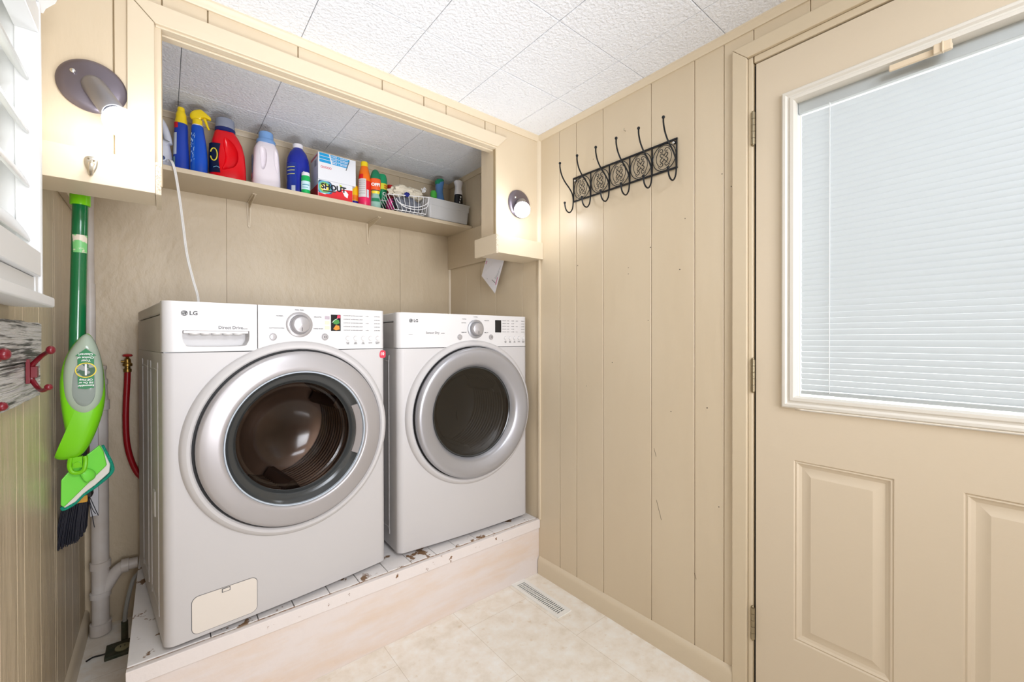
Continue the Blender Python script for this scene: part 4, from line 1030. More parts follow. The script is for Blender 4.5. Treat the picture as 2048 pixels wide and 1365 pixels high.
# --- wire basket with cloths
b = empty('wire_basket', (1.025, 2.185, ZS), -0.06, label='white coated wire basket tilting over the shelf edge, filled with rags', cat='basket')
M_wire = pl('white_wire',(240,240,240),0.35)
tp = [(-0.112,-0.065,0.078),(0.112,-0.078,0.100),(0.116,0.060,0.100),(-0.112,0.060,0.078)]
bt_ = [(-0.078,-0.070,0.003),(0.095,-0.078,0.004),(0.095,0.05,0.004),(-0.078,0.05,0.004)]
fr = MB(); fr.tube(tp, 0.0022, 6, smooth=0, closed=True); fr.tube(bt_, 0.0022, 6, smooth=0, closed=True)
fr.build('rims', M_wire, b)
def lerp(a,c,t): return tuple(a[i]+(c[i]-a[i])*t for i in range(3))
for side in ((0,1,9),(3,2,9)):
    A0,A1,n_ = side
    for k in range(n_):
        t = k/(n_-1); MB().tube([lerp(tp[A0],tp[A1],t), lerp(bt_[A0],bt_[A1],t)], 0.0014, 6, smooth=0).build('wire', M_wire, b)
for k in range(1,4):
    t = k/4
    MB().tube([lerp(tp[0],tp[3],t), lerp(bt_[0],bt_[3],t), lerp(bt_[1],bt_[2],t), lerp(tp[1],tp[2],t)], 0.0014, 6, smooth=0).build('wire', M_wire, b)
for k in range(1,8):
    t = k/8
    MB().tube([lerp(bt_[0],bt_[1],t), lerp(bt_[3],bt_[2],t)], 0.0014, 6, smooth=0).build('wire', M_wire, b)
for dz in (0,0.018):
    MB().tube([(0.114,-0.080,0.100-dz*0.3),(0.098,-0.090,0.060-dz),(0.040,-0.097,0.028-dz*0.8),(-0.030,-0.095,0.026-dz*0.5),(-0.062,-0.085,0.040),(-0.070,-0.075,0.060)], 0.0022, 6).build('handle', M_wire, b)
def crumple(name, c, sx, sy, sz, m, label, cat, seed, group=None, par=None):
    random.seed(seed); mb = MB(); nu, nv = 26, 15; ph = [random.uniform(0,6) for _ in range(8)]
    rings = []
    for j in range(1,nv):
        v = PI*j/nv; rg = []
        for i in range(nu):
            u_ = 2*PI*i/nu
            k = 1+0.10*math.sin(3*u_+ph[0]+2*v)+0.07*math.sin(7*u_+ph[1]-3*v)+0.05*math.sin(5*v*2+ph[2]+4*u_)+0.035*math.sin(13*u_+ph[3]+9*v)
            rg.append((c[0]+sx*k*math.sin(v)*math.cos(u_), c[1]+sy*k*math.sin(v)*math.sin(u_), c[2]-sz*k*math.cos(v)))
        rings.append(rg)
    mb.loft(rings); o = mb.build(name, m, par)
    tag(o, label, cat, group); return o
RG = 'rags in the wire basket'
c0 = (1.025, 2.185)
crumple('rag', (c0[0]+0.010,c0[1]-0.018,ZS+0.052), 0.075,0.045,0.040, mat('grey_cloth',(128,132,142),0.9,bump=0.5,bscale=120,col2=(90,94,104),vscale=25), 'bunched grey rag filling the front of the wire basket', 'rag', 1, RG)
crumple('rag', (c0[0]-0.072,c0[1]+0.0,ZS+0.045), 0.024,0.045,0.030, mat('pink_black_cloth',(206,40,130),0.8,col2=(30,26,34),vscale=24,thr=(0.5,0.52),bump=0.3,bscale=90), 'pink and black rag at the left end of the wire basket', 'rag', 2, RG)
crumple('rag', (c0[0]+0.018,c0[1]+0.008,ZS+0.128), 0.098,0.046,0.036, mat('cream_cloth',(228,218,196),0.9,bump=0.7,bscale=50,col2=(206,186,150),vscale=9,thr=(0.6,0.75)), 'cream cloth draped over the top of the wire basket', 'rag', 5, RG)
crumple('rag', (c0[0]-0.012,c0[1]-0.068,ZS+0.094), 0.016,0.007,0.012, mat('navy_cloth',(24,34,120),0.8), 'small navy blue scrap of cloth behind the basket wires', 'rag', 9, RG)
mb = MB(); random.seed(4)
mb.tube([(0.008*math.cos(k*1.3)+random.uniform(-.006,.006), 0.006*math.sin(k*1.1), 0.008*math.sin(k*1.7)+0.0022*k*0.4) for k in range(26)], 0.0015, 5, smooth=4)
tag(mb.build('curled_tie', M_wire, None, loc=(1.140,2.17,ZS+0.150)), 'curly white plastic tie sticking up at the right of the cream cloth', 'tie')

# --- plastic bin and its bottles
b = empty('storage_bin', (1.285, 2.215, ZS), 0, label='translucent grey plastic storage bin at the right end of the shelf', cat='bin')
M_bin = translucent_mat('bin_plastic', (232,231,229), 0.45, 0.3)
def rrect(x0,x1,y0,y1,rad,z,n=5):
    p = []
    for (cx_,cy_,a0) in ((x1-rad,y1-rad,0),(x0+rad,y1-rad,90),(x0+rad,y0+rad,180),(x1-rad,y0+rad,270)):
        for k in range(n+1):
            a = math.radians(a0+90*k/n); p.append((cx_+rad*math.cos(a), cy_+rad*math.sin(a), z))
    return p
x0b,x1b,y0b,y1b = -0.128,0.131,-0.078,0.165
mb = MB(); mb.loft([rrect(x0b+.004,x1b-.004,y0b+.004,y1b-.004,.012,0.004),rrect(x0b-.000,x1b,y0b,y1b,.014,0.010),rrect(x0b-.005,x1b+.006,y0b-.004,y1b+.004,.016,0.075),rrect(x0b-.008,x1b+.010,y0b-.006,y1b+.006,.016,0.077),rrect(x0b-.010,x1b+.013,y0b-.007,y1b+.006,.018,0.112),
   rrect(x0b-.007,x1b+.010,y0b-.004,y1b+.003,.016,0.112),rrect(x0b-.003,x1b+.004,y0b-.001,y1b+.001,.014,0.076),rrect(x0b+.003,x1b-.003,y0b+.003,y1b-.003,.012,0.012)])
mb.build('tub', M_bin, b, angle=40)
mb = MB(); mb.loft([rrect(x0b-.013,x1b+.017,y0b-.010,y1b+.009,.02,0.110),rrect(x0b-.014,x1b+.018,y0b-.011,y1b+.010,.02,0.114),rrect(x0b-.009,x1b+.012,y0b-.006,y1b+.005,.018,0.1165),rrect(x0b-.008,x1b+.011,y0b-.005,y1b+.004,.018,0.110)])
mb.build('rim', M_bin, b, angle=40)
GC = 'bottles standing in the grey bin'
q = empty('spray_bottle', (1.300,2.27,ZS+0.013), 0, label='translucent blue bottle with curved neck and green top standing in the grey bin', cat='spray bottle', group=GC)
P_tb = pl('dusty_blue_plastic',(84,130,184),0.25)
loftp([(0,0.038,0.030),(0.08,0.040,0.032),(0.13,0.034,0.028),(0.165,0.024,0.022,0.0),(0.20,0.0215,0.020,-0.004),(0.23,0.024,0.021,-0.004),(0.252,0.026,0.021,0.0),(0.262,0.022,0.018,0.004)], p=2.2).build('body', P_tb, q)
loftp([(0.240,0.018,0.019,-0.012),(0.258,0.026,0.021,-0.006),(0.272,0.024,0.019,0.002),(0.279,0.014,0.012,0.008)], p=2.2).build('cap', pl('teal_green_cap',(22,130,92)), q)
q = empty('cleaner_bottle', (1.388,2.20,ZS+0.013), 0, label='black bottle with hourglass white cap standing at the right end of the grey bin', cat='bottle', group=GC)
loftp([(0,0.026,0.024),(0.10,0.027,0.025),(0.15,0.026,0.024),(0.175,0.024,0.022),(0.190,0.022,0.020)], p=2.2).build('body', pl('black_bottle',(18,20,30),0.25), q)
loftp([(0.180,0.0245,0.022),(0.196,0.024,0.021),(0.215,0.019,0.018,-0.001),(0.235,0.021,0.019,0.001),(0.252,0.027,0.022,0.0),(0.262,0.026,0.021),(0.266,0.018,0.015)], p=2.4).build('cap', P_white, q)
for k in range(3): MB().box(-0.010+k*0.0035,-0.004+k*0.0035,-0.0265,-0.0255,0.125+k*0.016,0.135+k*0.016).build('label_mark', M_inkw, q)
q = empty('small_bottle', (1.232,2.225,ZS+0.013), 0, label='bright green bottle cap just showing over the left rim of the grey bin', cat='bottle', group=GC)
MB().lathe([(0.017,0),(0.02,0.003),(0.02,0.12),(0.014,0.135)], n=24, cap0=True, cap1=True).build('body', pl('lime_bottle',(86,170,70)), q)
MB().lathe([(0.015,0.133),(0.019,0.138),(0.020,0.165),(0.013,0.178),(0,0.18)], n=20, cap0=True).build('cap', pl('lime_cap',(76,178,66)), q)

# ================================================================= SCONCES
def sconce(name, x, z, d, label, L=0.122):
    r = empty(name, (x, YF-0.0012, z), label=label, cat='wall lamp', group='pewter wall lamps with bare bulbs')
    M_pw = bpy.data.materials.get('pewter') or mat('pewter', (124,116,124), 0.32, metal=0.7)
    MB().lathe([(0.066,0),(0.067,0.004),(0.064,0.008),(0.058,0.012),(0.050,0.0145),(0,0.0155)], (0,0,0), (0,-1,0), 56, cap0=True).build('back_plate', M_pw, r, angle=20)
    for sxn, szn in ((-0.034,0.022),):
        MB().sphere((sxn,-0.017,szn), 0.0062, 14, sy=0.8).build('screw_knob', M_chrome, r)
    d = Vector(d).normalized()
    st = Vector((0,-0.018,0.004))
    MB().cyl((0,-0.010,0.006), st, 0.010, n=16).build('swivel', M_chrome, r)
    MB().lathe([(0,-0.008),(0.016,-0.004),(0.0225,0.004),(0.0250,0.016),(0.0255,L-0.030),(0.0245,L-0.028),(0.022,L-0.030),(0.021,0.05)], st, d, 32).build('socket_cup', mat('satin_silver',(150,148,152),0.4,metal=0.7), r)
    M_bulb = bpy.data.materials.get('lit_bulb') or mat('lit_bulb', (255,255,255), 0.5, emit=(240,246,255), estr=BULB)
    c = st+d*L
    MB().lathe([(0.0,-0.0365),(0.013,-0.030),(0.016,-0.022),(0.027,-0.0165),(0.0335,-0.006),(0.0355,0.006),(0.032,0.019),(0.022,0.029),(0.010,0.0345),(0,0.0355)], c, d, 32).build('bulb', M_bulb, r)
    return r
BULB = 34
sconce('wall_sconce', -0.140, 1.826, (0.42,-0.60,-0.82), 'pewter wall lamp with lit bare bulb above the left ledge beside the shutters', 0.150)
sconce('wall_sconce', 1.312, 1.812, (-0.60,-0.76,-0.60), 'pewter wall lamp with lit bare bulb above the right ledge near the hook rack')

# little bottle opener on the left ledge
o = empty('coat_hook', (-0.141, YF-0.0305, 1.615), label='small teardrop chrome hook screwed to the front of the left ledge', cat='hook')
MB().pillow(catm2([(0,-0.026),(0.010,-0.008),(0.0125,0.010),(0.009,0.019),(0,0.0215),(-0.009,0.019),(-0.0125,0.010),(-0.010,-0.008)],4), -0.0022, 0.003, 0.002, rings=4).build('plate', M_nickel, o)
MB().tube([(0.001,-0.003,0.004),(0.001,-0.016,-0.004),(0.001,-0.018,-0.018),(0,-0.009,-0.026),(0,-0.004,-0.024)], lambda t: 0.0068-0.003*t, 10).build('hook', M_nickel, o)
for sx_, sz_ in ((0.006,0.011),(-0.004,0.014)): MB().sphere((sx_,-0.005,sz_), 0.0022, 10).build('screw', M_brass_p, o)

# ================================================================= HOOK RACK on the right wall
rk = empty('hook_rack', (XR, 1.059, 1.842), label='black wrought iron coat rack with six hooks and scrollwork on the right wall', cat='coat rack')
ya, yb_ = 0.809-1.059, 1.309-1.059; za, zb_ = -0.051, 0.053
mb = MB(); xo = -0.0055
for z in (za, zb_): mb.box(xo-0.0025, xo+0.0025, ya-0.003, yb_+0.003, z-0.0035, z+0.0035)
for k in range(6):
    y = ya+(yb_-ya)*k/5; mb.box(xo-0.0025, xo+0.0025, y-0.0022, y+0.0022, za, zb_)
mb.box(-0.006,0,ya+0.004,ya+0.014,zb_-0.016,zb_-0.006); mb.box(-0.006,0,yb_-0.014,yb_-0.004,zb_-0.016,zb_-0.006)
mb.build('frame', M_iron, rk, bevel=0.0006, seg=1)
for y in (ya+0.011, yb_-0.010):
    MB().sphere((-0.009,y,zb_-0.012), 0.0048, 12, sx=0.5).build('screw', M_chrome, rk)
cw = (yb_-ya)/5
for k in range(5):
    yc = ya+cw*(k+0.5); mb = MB()
    mb.tube([(xo, yc+0.047*math.cos(a), 0.001+0.049*math.sin(a)) for a in [j*2*PI/28 for j in range(28)]], 0.0016, 5, smooth=0, closed=True)
    # small four-leaf knot in the middle
    knot = [(xo-0.001, yc+(0.0045+0.0155*abs(math.cos(2*a)))*math.cos(a+PI/4), 0.001+(0.0045+0.0155*abs(math.cos(2*a)))*math.sin(a+PI/4)) for a in [j*2*PI/64 for j in range(64)]]
    mb.tube(knot, 0.0014, 5, smooth=0, closed=True)
    # a pair of mirrored C scrolls with curled ends
    for sg in (1,-1):
        pts = [(xo-0.002, yc+sg*(0.031*math.cos(a)), 0.001+0.036*math.sin(a)) for a in [math.radians(-62+124*j/16) for j in range(17)]]
        e_ = pts[-1]; curl = []
        for j in range(1,18):
            a = math.radians(62)+j*0.30; rr_ = 0.0085*(1-j/26)
            curl.append((xo-0.002, e_[1]-sg*0.004+sg*rr_*math.cos(a), e_[2]-0.0075+rr_*math.sin(a)))
        mb.tube(pts+curl, 0.0014, 5, smooth=0)
        low = [(p[0],p[1],0.002-p[2]) for p in curl]; mb.tube([(pts[0])]+low, 0.0014, 5, smooth=0)
    for zz_ in (1,-1):
        mb.tube([(xo-0.0015, yc+0.026*math.cos(a), 0.001+zz_*(0.018+0.026*math.sin(a))) for a in [math.radians(25+130*j/12) for j in range(13)]], 0.0013, 5, smooth=0)
    mb.build('scroll_panel', M_iron, rk)
hk0 = None
for k in range(6):
    y = ya+cw*k
    if hk0 is None:
        mb = MB()
        mb.tube([(-0.094,0,0.098),(-0.093,0,0.080),(-0.083,0,0.052),(-0.062,0,0.026),(-0.036,0,0.006),(-0.017,0,-0.014),(-0.009,0,-0.036),(-0.009,0,-0.060),(-0.014,0,-0.084),(-0.028,0,-0.102),(-0.044,0,-0.104),(-0.058,0,-0.092),(-0.064,0,-0.070)], 0.0030, 8, smooth=5)
        mb.sphere((-0.094,0,0.101), 0.0058, 12); mb.sphere((-0.064,0,-0.067), 0.0055, 12)
        hk0 = mb.build('hook', M_iron, rk); hk0.location = (0,y,0)
    else:
        o = hk0.copy(); COL.objects.link(o); o.parent = rk; o.location = (0,y,0)

# small nail-hook above the rack
tag(MB().tube([(XR-0.001,1.032,2.008),(XR-0.012,1.032,2.008),(XR-0.014,1.030,2.016)], 0.0012, 6).build('nail', M_nickel), 'bent nail sticking out of the right wall above the coat rack', 'nail')

# ================================================================= BARN WOOD HOOK BOARD on the left wall
M_barn = worn_paint('weathered_board', (214,212,208), (70,68,66), 0.39, 0.48, 15, (4,0.25,7))
nt = M_barn.node_tree
for n_ in nt.nodes:
    if n_.type == 'BUMP': n_.inputs['Strength'].default_value = 1.0; n_.inputs['Distance'].default_value = 0.02
    if n_.type == 'TEX_NOISE' and abs(n_.inputs['Scale'].default_value-30) < 0.1: n_.inputs['Scale'].default_value = 22
hb = empty('hook_board', (XL, 1.0, 1.12), label='weathered whitewashed barn wood board with dark red double hooks under the shutters', cat='hook board')
for z0_, z1_, th_ in ((-0.082,0.000,0.022),(0.002,0.088,0.025)):
    mb = MB(); rgs = []; random.seed(int(z1_*1000)+5)
    Ny = 30
    for j in range(Ny+1):
        y = -0.62+1.11*j/Ny; d = random.uniform(-0.0018,0.0018)
        if j == Ny: d = 0
        rgs.append([(0.0005,y,z0_+d),(th_,y,z0_+d),(th_+random.uniform(-.0006,.0006),y,(z0_+z1_)/2),(th_,y,z1_+d*1.2),(0.0005,y,z1_+d*1.2)])
    mb.loft(rgs).build('plank', M_barn, hb, bevel=0.001)
M_hred = mat('dark_red_enamel', (112,14,28), 0.3)
hk = None
for y in (-0.30, 0.022, 0.352):
    if hk is None:
        mb = MB()
        mb.tube([(0.030,0,-0.006),(0.032,0,0.012),(0.045,-0.010,0.030),(0.058,-0.032,0.040),(0.068,-0.064,0.045)], lambda t: 0.0052-0.001*t, 10)
        mb.sphere((0.069,-0.071,0.046), 0.0088, 16, sx=0.85)
        mb.tube([(0.030,0,-0.006),(0.032,0,-0.020),(0.042,-0.012,-0.036),(0.052,-0.035,-0.040),(0.062,-0.050,-0.034)], lambda t: 0.0050-0.0008*t, 10)
        mb.sphere((0.063,-0.054,-0.032), 0.0068, 14)
        mb.box(0.0235,0.030,-0.010,0.010,-0.026,0.026); mb.box(0.030,0.040,-0.008,0.008,-0.014,0.010)
        hk = mb.build('double_hook', M_hred, hb, bevel=0.0008, seg=1); hk.location = (0,y,-0.017)
    else:
        o = hk.copy(); COL.objects.link(o); o.parent = hb; o.location = (0,y,-0.017)

# ================================================================= MOP
M_mg = pl('lime_green_plastic',(118,204,20),0.25); M_mg2 = pl('light_green_plate',(116,220,70),0.3); M_pole = mat('dark_green_pole',(0,104,56),0.2,coat=0.4)
mp_ = empty('spray_mop', (-0.18, 1.76, 0.68), label='green spray mop hanging upright in the corner with clear bottle and lime body', cat='mop')
def O(p): return (p[0]+0.18, p[1]-1.76, p[2]-0.68)
MB().cyl(O((-0.1985,1.772,1.10)), O((-0.1885,1.775,1.576)), 0.0178, n=24).build('pole', M_pole, mp_)
MB().cyl(O((-0.1890,1.775,1.566)), O((-0.1886,1.775,1.600)), 0.0225, n=24).build('pole_cap', M_mg, mp_, bevel=0.002)
def Oo(pts): return [(x+0.18, z-0.68) for x, z in pts]
body = Oo([(-0.1765,1.188),(-0.164,1.178),(-0.151,1.140),(-0.141,1.087),(-0.1365,1.019),(-0.138,0.985),(-0.144,0.945),(-0.158,0.894),(-0.173,0.856),(-0.189,0.833),(-0.207,0.827),(-0.227,0.825),(-0.242,0.835),(-0.229,0.853),(-0.220,0.872),(-0.219,0.896),(-0.225,0.947),(-0.2295,0.998),(-0.2305,1.048),(-0.226,1.091),(-0.215,1.130),(-0.195,1.170)])
MB().pillow(catm2(body,3), -0.006, 0.030, 0.020, rings=7, p=0.35).build('body', M_mg, mp_)
M_clear = clear_plastic('clear_bottle_plastic',(206,216,204),0.35,0.08)
bot = Oo([(-0.1755,1.187),(-0.160,1.172),(-0.148,1.135),(-0.141,1.088),(-0.139,1.036),(-0.143,0.992),(-0.156,0.962),(-0.177,0.949),(-0.200,0.960),(-0.217,0.992),(-0.2225,1.035),(-0.2215,1.085),(-0.212,1.130),(-0.192,1.170)])
bo = MB().pillow(catm2(bot,3), -0.018, 0.030, 0.006, rings=7, p=0.45).build('bottle', M_clear, mp_)
MB().pillow(catm2([( (x-0.005)*0.60+0.005, (z-0.40)*0.62+0.40-0.02) for x,z in bot],3), -0.0445, 0.005, 0.003, rings=4, p=0.5).build('bottle_recess', clear_plastic('clear_bottle_recess',(186,196,190),0.45,0.08), bo)
M_lab = pl('label_mop_green',(10,122,66)); 
arrow = Oo([(-0.173,1.145),(-0.151,1.124),(-0.156,1.124),(-0.1565,1.032),(-0.173,1.029),(-0.1895,1.032),(-0.1895,1.124),(-0.1945,1.124)])
lb = MB().slab(arrow, -0.0515, -0.0500).build('label', M_lab, bo)
cx_, cz_ = 0.007, 1.083-0.68
MB().slab([(cx_+0.022*math.cos(a), cz_+0.0215*math.sin(a)) for a in [k*2*PI/36 for k in range(36)]], -0.0522, -0.0512).build('oval_ring', pl('label_oval_yellow',(236,212,40)), lb)
MB().slab([(cx_+0.0195*math.cos(a), cz_+0.019*math.sin(a)) for a in [k*2*PI/36 for k in range(36)]], -0.0526, -0.0518).build('oval_picture', mat('label_picture',(150,156,152),0.5,col2=(60,96,70),vscale=60,thr=(0.48,0.52)), lb)
MB().box(cx_-0.002,cx_+0.002,-0.0530,-0.0526,cz_-0.015,cz_+0.017).build('picture_highlight', M_inkw, lb)
T = []
for st, sz, dz in (('Your',0.0095,0.0275),('Choice of',0.0085,0.036),('Cleaner!',0.0085,0.0455),('Off Mop',0.0080,-0.0275),('Fill On or',0.0075,-0.0355),('Removable!',0.0070,-0.0440)):
    T.append((st, sz, FM(cx_,-0.0519,cz_+dz,0,True),'CENTER',0.0002))
text_mesh(T).build('label_lettering', M_inkw, lb)
# sticker on the pole
mb = MB(); rows = []
for j in range(2):
    z = 0.745+0.052*j; rows.append([mb.bm.verts.new((-0.0105+0.0010*j+0.0183*math.sin(a), 0.0138-0.0183*math.cos(a), z)) for a in [math.radians(-60+12*i) for i in range(11)]])
for i in range(10): mb._f([rows[0][i],rows[0][i+1],rows[1][i+1],rows[1][i]])
st_ = mb.build('pole_sticker', mat('sticker_green',(120,196,120),0.35,col2=(226,214,196),vscale=40,thr=(0.5,0.56)), mp_)
# swivel joint, plate and pad
jt = MB(); jt.box(-0.026,-0.006,-0.012,0.004,0.118,0.150); jt.tube([(-0.030,-0.012,0.150),(-0.032,-0.012,0.125),(-0.026,-0.014,0.108),(-0.012,-0.014,0.104),(-0.002,-0.014,0.112),(0.001,-0.012,0.135),(0.000,-0.012,0.150)], 0.0055, 8)
jt.cyl((-0.016,-0.018,0.128),(-0.016,-0.004,0.128),0.008,n=16); jt.build('swivel_joint', M_mg, mp_)
def plate_y(x, z): return 0.010+0.35*(x-(-0.0)) * 1.0
MB().pillow(catm2([(-0.014,0.108),(-0.004,0.112),(0.010,0.106),(0.020,0.092),(0.018,0.076),(0.002,0.068),(-0.008,0.084)],3), lambda x,z: plate_y(x,z)-0.008, 0.010, 0.006, rings=4, p=0.5).build('plate_hub', M_mg2, mp_)
pts = [(0.028,0.172),(0.036,0.150),(0.043,0.106),(-0.045,0.008),(-0.051,0.016),(-0.050,0.088),(-0.022,0.128)]
def slab_y(mb, pts, yf_, t):
    n_ = len(pts); a = [mb.bm.verts.new((x,yf_(x,z),z)) for x,z in pts]; c = [mb.bm.verts.new((x,yf_(x,z)+t,z)) for x,z in pts]
    mb._f(a); mb._f(list(reversed(c)))
    for i in range(n_): mb._f([a[i],a[(i+1)%n_],c[(i+1)%n_],c[i]])
    return mb
slab_y(MB(), pts, plate_y, 0.008).build('plate', M_mg2, mp_, bevel=0.003)
pad = [(0.030,0.168),(0.038,0.145),(0.051,0.103),(0.049,0.078),(0.018,0.049),(-0.008,0.030),(-0.024,0.012),(-0.046,0.001),(-0.050,0.010),(-0.040,0.09),(-0.01,0.13)]
slab_y(MB(), [(x*0.97,z+0.002) for x,z in pad], lambda x,z: plate_y(x,z)+0.0085, 0.010).build('pad_core', pl('pad_white',(226,222,212),0.8), mp_, bevel=0.003)
slab_y(MB(), pad, lambda x,z: plate_y(x,z)+0.0186, 0.006).build('pad', mat('teal_cloth',(20,158,128),0.9,bump=0.8,bscale=150), mp_, bevel=0.002)
MB().tube([(x+(0.002 if i<5 else 0),plate_y(x,z)+0.015,z-0.002) for i,(x,z) in enumerate(pad[0:9])], 0.0045, 8).build('pad_edge', mat('teal_binding',(16,150,122),0.9,bump=0.8,bscale=200), mp_)

# ================================================================= BROOM
br = empty('broom', (-0.215, 1.865, 0.55), label='black-bristled broom hanging behind the green mop in the corner', cat='broom')
def B_(x,y,z): return (x+0.215, y-1.865, z-0.55)
MB().cyl(B_(-0.199,1.865,0.72), B_(-0.196,1.845,1.50), 0.011, n=16).build('handle', mat('broom_handle',(60,60,62),0.4), br)
MB().box(-0.022,0.040,-0.018,0.018,0.130,0.175).build('head', M_black, br, bevel=0.004)
MB().box(-0.004,0.030,-0.022,-0.010,0.118,0.140).build('yellow_clip', pl('amber_clip',(214,160,60)), br, bevel=0.003)
mb = MB(); random.seed(11)
for k in range(210):
    t = random.random(); s_ = random.uniform(-1,1)
    x0_, x1_ = -0.022+0.052*t, -0.045+0.068*t
    z1_ = -0.012+0.018*t+0.045*max(0,t-0.75)*1.8+random.uniform(-.004,.004)
    y0_, y1_ = s_*0.016, s_*0.026+random.uniform(-.003,.003)
    mb.tube([(x0_,y0_,0.135),((x0_+x1_)/2-0.002,(y0_+y1_)/2,0.06),(x1_,y1_,z1_)], lambda q: 0.0022-0.001*q, 5, smooth=2)
for x0_,x1_,z1_ in ((0.03,0.052,0.065),(0.028,0.046,0.072),(0.026,0.043,0.03)):
    mb.tube([(x0_,0,0.135),(x1_-0.008,-0.004,0.09),(x1_,-0.006,z1_)], 0.0011, 5, smooth=3)
tag(mb.build('bristles', mat('navy_black_bristle',(24,26,38),0.5), br), kind='stuff')

# ================================================================= PIPES in the corner
M_pvc = mat('painted_pvc',(212,206,200),0.4, col2=(198,188,178), vscale=8, bump=0.05, bscale=20)
dp = empty('drain_pipe', (-0.200, 2.335, 0), label='thick white plastic drain pipe with coupling rings and elbow standing in the back left corner', cat='pipe')
MB().cyl((0,0,0.002),(0,0,0.895),0.0265,n=32).build('main_pipe', M_pvc, dp)
for z0_, z1_, r_ in ((0.004,0.050,0.0325),(0.148,0.172,0.0318),(0.262,0.292,0.0318)):
    MB().lathe([(0.026,z0_),(r_,z0_+0.002),(r_,z1_-0.002),(0.026,z1_)], n=32).build('coupling', M_pvc, dp)
mb = MB(); mb.tube([(0.0,0,0.150),(0.020,0,0.190),(0.045,0,0.232),(0.065,0,0.247),(0.082,0,0.250)], 0.0225, 20)
mb.build('elbow', M_pvc, dp)
MB().lathe([(0.022,0),(0.0265,0.001),(0.0265,0.024),(0.022,0.025)], (0.060,0,0.2485), (1,0,0), 24).build('elbow_collar', M_pvc, dp)
MB().cyl((0.08,0,0.2495),(0.112,0,0.2495),0.0215,n=20).build('branch_pipe', M_pvc, dp)
MB().lathe([(0.0265,0.89),(0.031,0.892),(0.031,0.93),(0.027,0.932),(0.0255,0.955),(0.024,0.99),(0.0265,0.992),(0.0265,1.012),(0.021,1.015),(0.021,1.05),(0.0235,1.052),(0.0235,1.066),(0.018,1.068)], n=32).build('reducer', M_pvc, dp)
MB().cyl((-0.024,0,1.06),(-0.024,0,1.39),0.0165,n=24).build('upper_pipe', M_pvc, dp)
MB().cyl((-0.025,0,1.385),(-0.025,0,1.832),0.0148,n=24).build('vent_pipe', M_pvc, dp)
o = tag(MB().box(-0.2195,-0.196,2.245,2.257,0.50,1.05).build('cable_channel', pl('white_channel',(206,206,210),0.35), None, bevel=0.002), 'short white plastic cable channel running down in front of the drain pipe', 'cable channel')

# water valve and red hose
v = empty('water_valve', (-0.117, 2.36, 1.075), label='brass water valve with red knob on the back wall left of the washing machine', cat='valve')
M_brass = mat('old_brass',(150,120,60),0.35,metal=0.9)
MB().lathe([(0.010,-0.040),(0.013,-0.038),(0.013,-0.026),(0.009,-0.024),(0.009,-0.016),(0.0155,-0.014),(0.0155,-0.004),(0.011,0.0),(0.010,0.014),(0.006,0.018),(0.004,0.026)], n=20, cap0=True, cap1=True).build('valve_body', M_brass, v)
MB().cyl((0,0,0.006),(0,0.039,0.006),0.009,n=16).build('inlet', M_brass, v)
MB().cyl((-0.004,0,0.004),(-0.020,0,0.005),0.0045,n=12).build('side_screw', M_brass, v)
MB().lathe([(0.004,0.024),(0.014,0.025),(0.017,0.029),(0.014,0.034),(0.006,0.036),(0,0.037)], n=10, cap0=True).build('knob', pl('valve_red',(170,26,36)), v)
tag(MB().tube([(-0.117,2.36,1.036),(-0.119,2.36,0.98),(-0.1225,2.36,0.90),(-0.1235,2.36,0.82),(-0.120,2.36,0.74),(-0.108,2.362,0.67),(-0.088,2.364,0.61),(-0.060,2.366,0.57)], 0.0105, 14).build('water_hose', mat('red_rubber_hose',(158,14,26),0.35)), 'red rubber water hose running from the valve down behind the washing machine', 'hose')

# floor outlet with conduit
fo = empty('floor_outlet', (-0.132, 2.165, 0), label='dirty dark green metal outlet box on the floor left of the platform', cat='outlet')
M_dg = mat('dirty_green_metal',(44,56,40),0.5,metal=0.3,col2=(80,78,60),vscale=30)
MB().box(-0.042,0.028,-0.045,0.045,0,0.012).build('plate', M_dg, fo, bevel=0.002)
MB().lathe([(0.022,0.012),(0.022,0.016),(0.018,0.018),(0,0.018)], (0.006,-0.008,0), n=24).build('socket', mat('old_ivory',(150,146,112),0.5), fo)
for dx_, dy_ in ((-0.006,0.0),(0.006,0.0)): MB().box(0.006+dx_-0.0012,0.006+dx_+0.0012,-0.013,-0.003,0.0175,0.0185).build('slot', M_black, fo)
MB().cyl((0.008,0.060,0.0),(0.008,0.060,0.075),0.0105,n=16).build('conduit_fitting', M_dg, fo)
MB().tube([(0.008,0.060,0.07),(0.012,0.066,0.12),(0.022,0.080,0.175),(0.034,0.095,0.215),(0.052,0.105,0.235)], 0.0070, 10).build('conduit', mat('grey_conduit',(150,150,146),0.5), fo)
MB().tube([(-0.040,0.0,0.005),(-0.060,0.004,0.0045),(-0.075,0.008,0.004),(-0.092,-0.004,0.004)], 0.0028, 8).build('black_wire', M_black, fo)

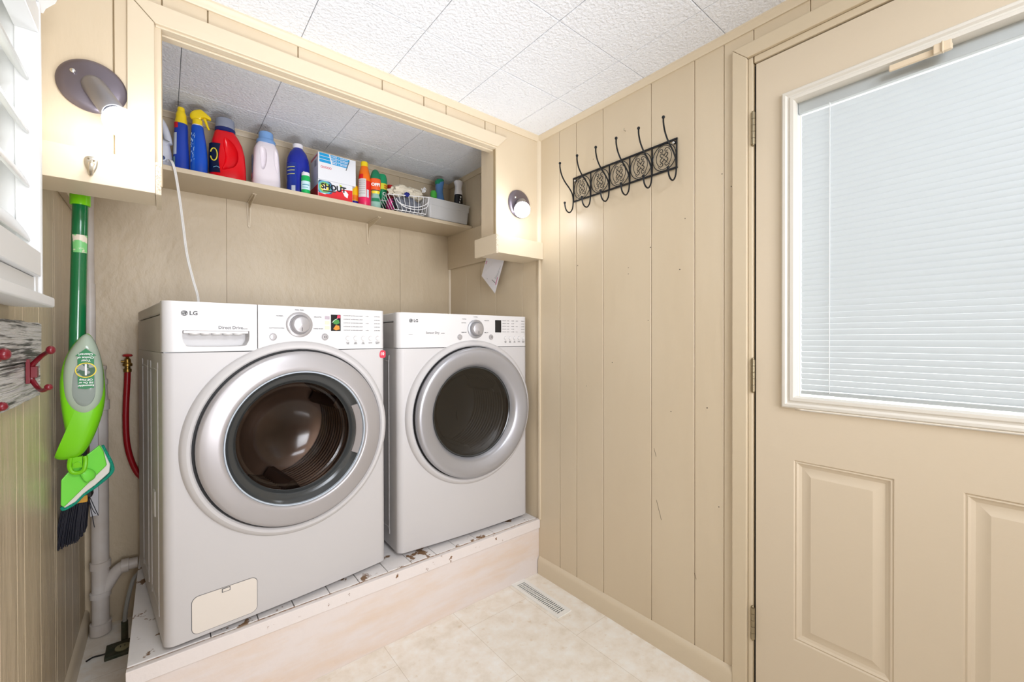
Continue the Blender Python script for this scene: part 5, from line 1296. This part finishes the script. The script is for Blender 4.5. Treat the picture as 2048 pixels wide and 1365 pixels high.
# floor register
vt = empty('floor_register', (1.305, 1.395, 0), 0.0, label='white metal floor vent register on the vinyl floor beside the platform end', cat='vent')
M_vt = pl('white_register',(240,239,234),0.35)
mb = MB(); L2, W2 = 0.155, 0.040
mb.box(-W2,-0.023,-L2,L2,0.0002,0.004); mb.box(0.023,W2,-L2,L2,0.0002,0.004); mb.box(-0.023,0.023,-L2,-L2+0.02,0.0002,0.004); mb.box(-0.023,0.023,L2-0.02,L2,0.0002,0.004)
n_ = 25; st0 = -L2+0.02; stp = (2*L2-0.04)/n_
for k in range(n_+1): mb.box(-0.023,0.023,st0+k*stp-0.0022,st0+k*stp+0.0022,0.0008,0.0036)
mb.box(-0.0012,0.0012,-L2+0.02,L2-0.02,0.0008,0.003)
mb.build('grille', M_vt, vt)
MB().box(-0.024,0.024,-L2+0.018,L2-0.018,0.0001,0.0006).build('duct_opening', M_black, vt)

# instruction card pinned on the cleat
card = empty('instruction_card', (1.4285, 1.88, 1.635), label='white printed instruction card with pink headings dangling under the right ledge', cat='card')
mb = MB()
cs = [(1.4270,1.942,1.680),(1.4270,1.775,1.655),(1.405,1.858,1.420),(1.405,1.983,1.530)]
def K(p): return Vector((p[0]-1.4285,p[1]-1.88,p[2]-1.635))
cs = [K(p) for p in cs]; nrm = (cs[1]-cs[0]).cross(cs[3]-cs[0]).normalized()
if nrm.x > 0: nrm = -nrm
mb.loft([[p for p in cs],[p-nrm*0.0008 for p in cs]]); cd = mb.build('sheet', pl('card_paper',(236,234,238),0.6), card)
def quad(u0,u1,v0,v1,name,m,off=0.0006):
    """u from first corner along the top, v downwards"""
    def S(u_,v_): return (cs[0]*(1-u_)+cs[1]*u_)*(1-v_)+(cs[3]*(1-u_)+cs[2]*u_)*v_+nrm*off
    mb = MB(); mb._f([mb.bm.verts.new(S(*p)) for p in ((u0,v0),(u1,v0),(u1,v1),(u0,v1))]); mb.build(name, m, cd)
M_cg = pl('card_grey_print',(176,180,184),0.6); M_cd = pl('card_dark_print',(96,98,102),0.6); M_cp = pl('card_pink_print',(226,130,170),0.6)
random.seed(2)
for k in range(9): quad(0.08,0.46,0.42+k*0.028,0.432+k*0.028,'print_line',M_cg)
for k in range(12): quad(0.56,0.92,0.40+k*0.028,0.412+k*0.028,'print_line',M_cg)
quad(0.10,0.40,0.88,0.90,'print_line',M_cd); quad(0.5,0.9,0.80,0.815,'print_line',M_cd); quad(0.10,0.30,0.72,0.78,'print_picture',M_cd); quad(0.34,0.44,0.72,0.80,'print_picture',M_cg)
quad(0.52,0.60,0.56,0.74,'pink_heading',M_cp); quad(0.05,0.14,0.42,0.54,'pink_heading',M_cp); quad(0.90,0.94,0.66,0.84,'pink_heading',M_cp)
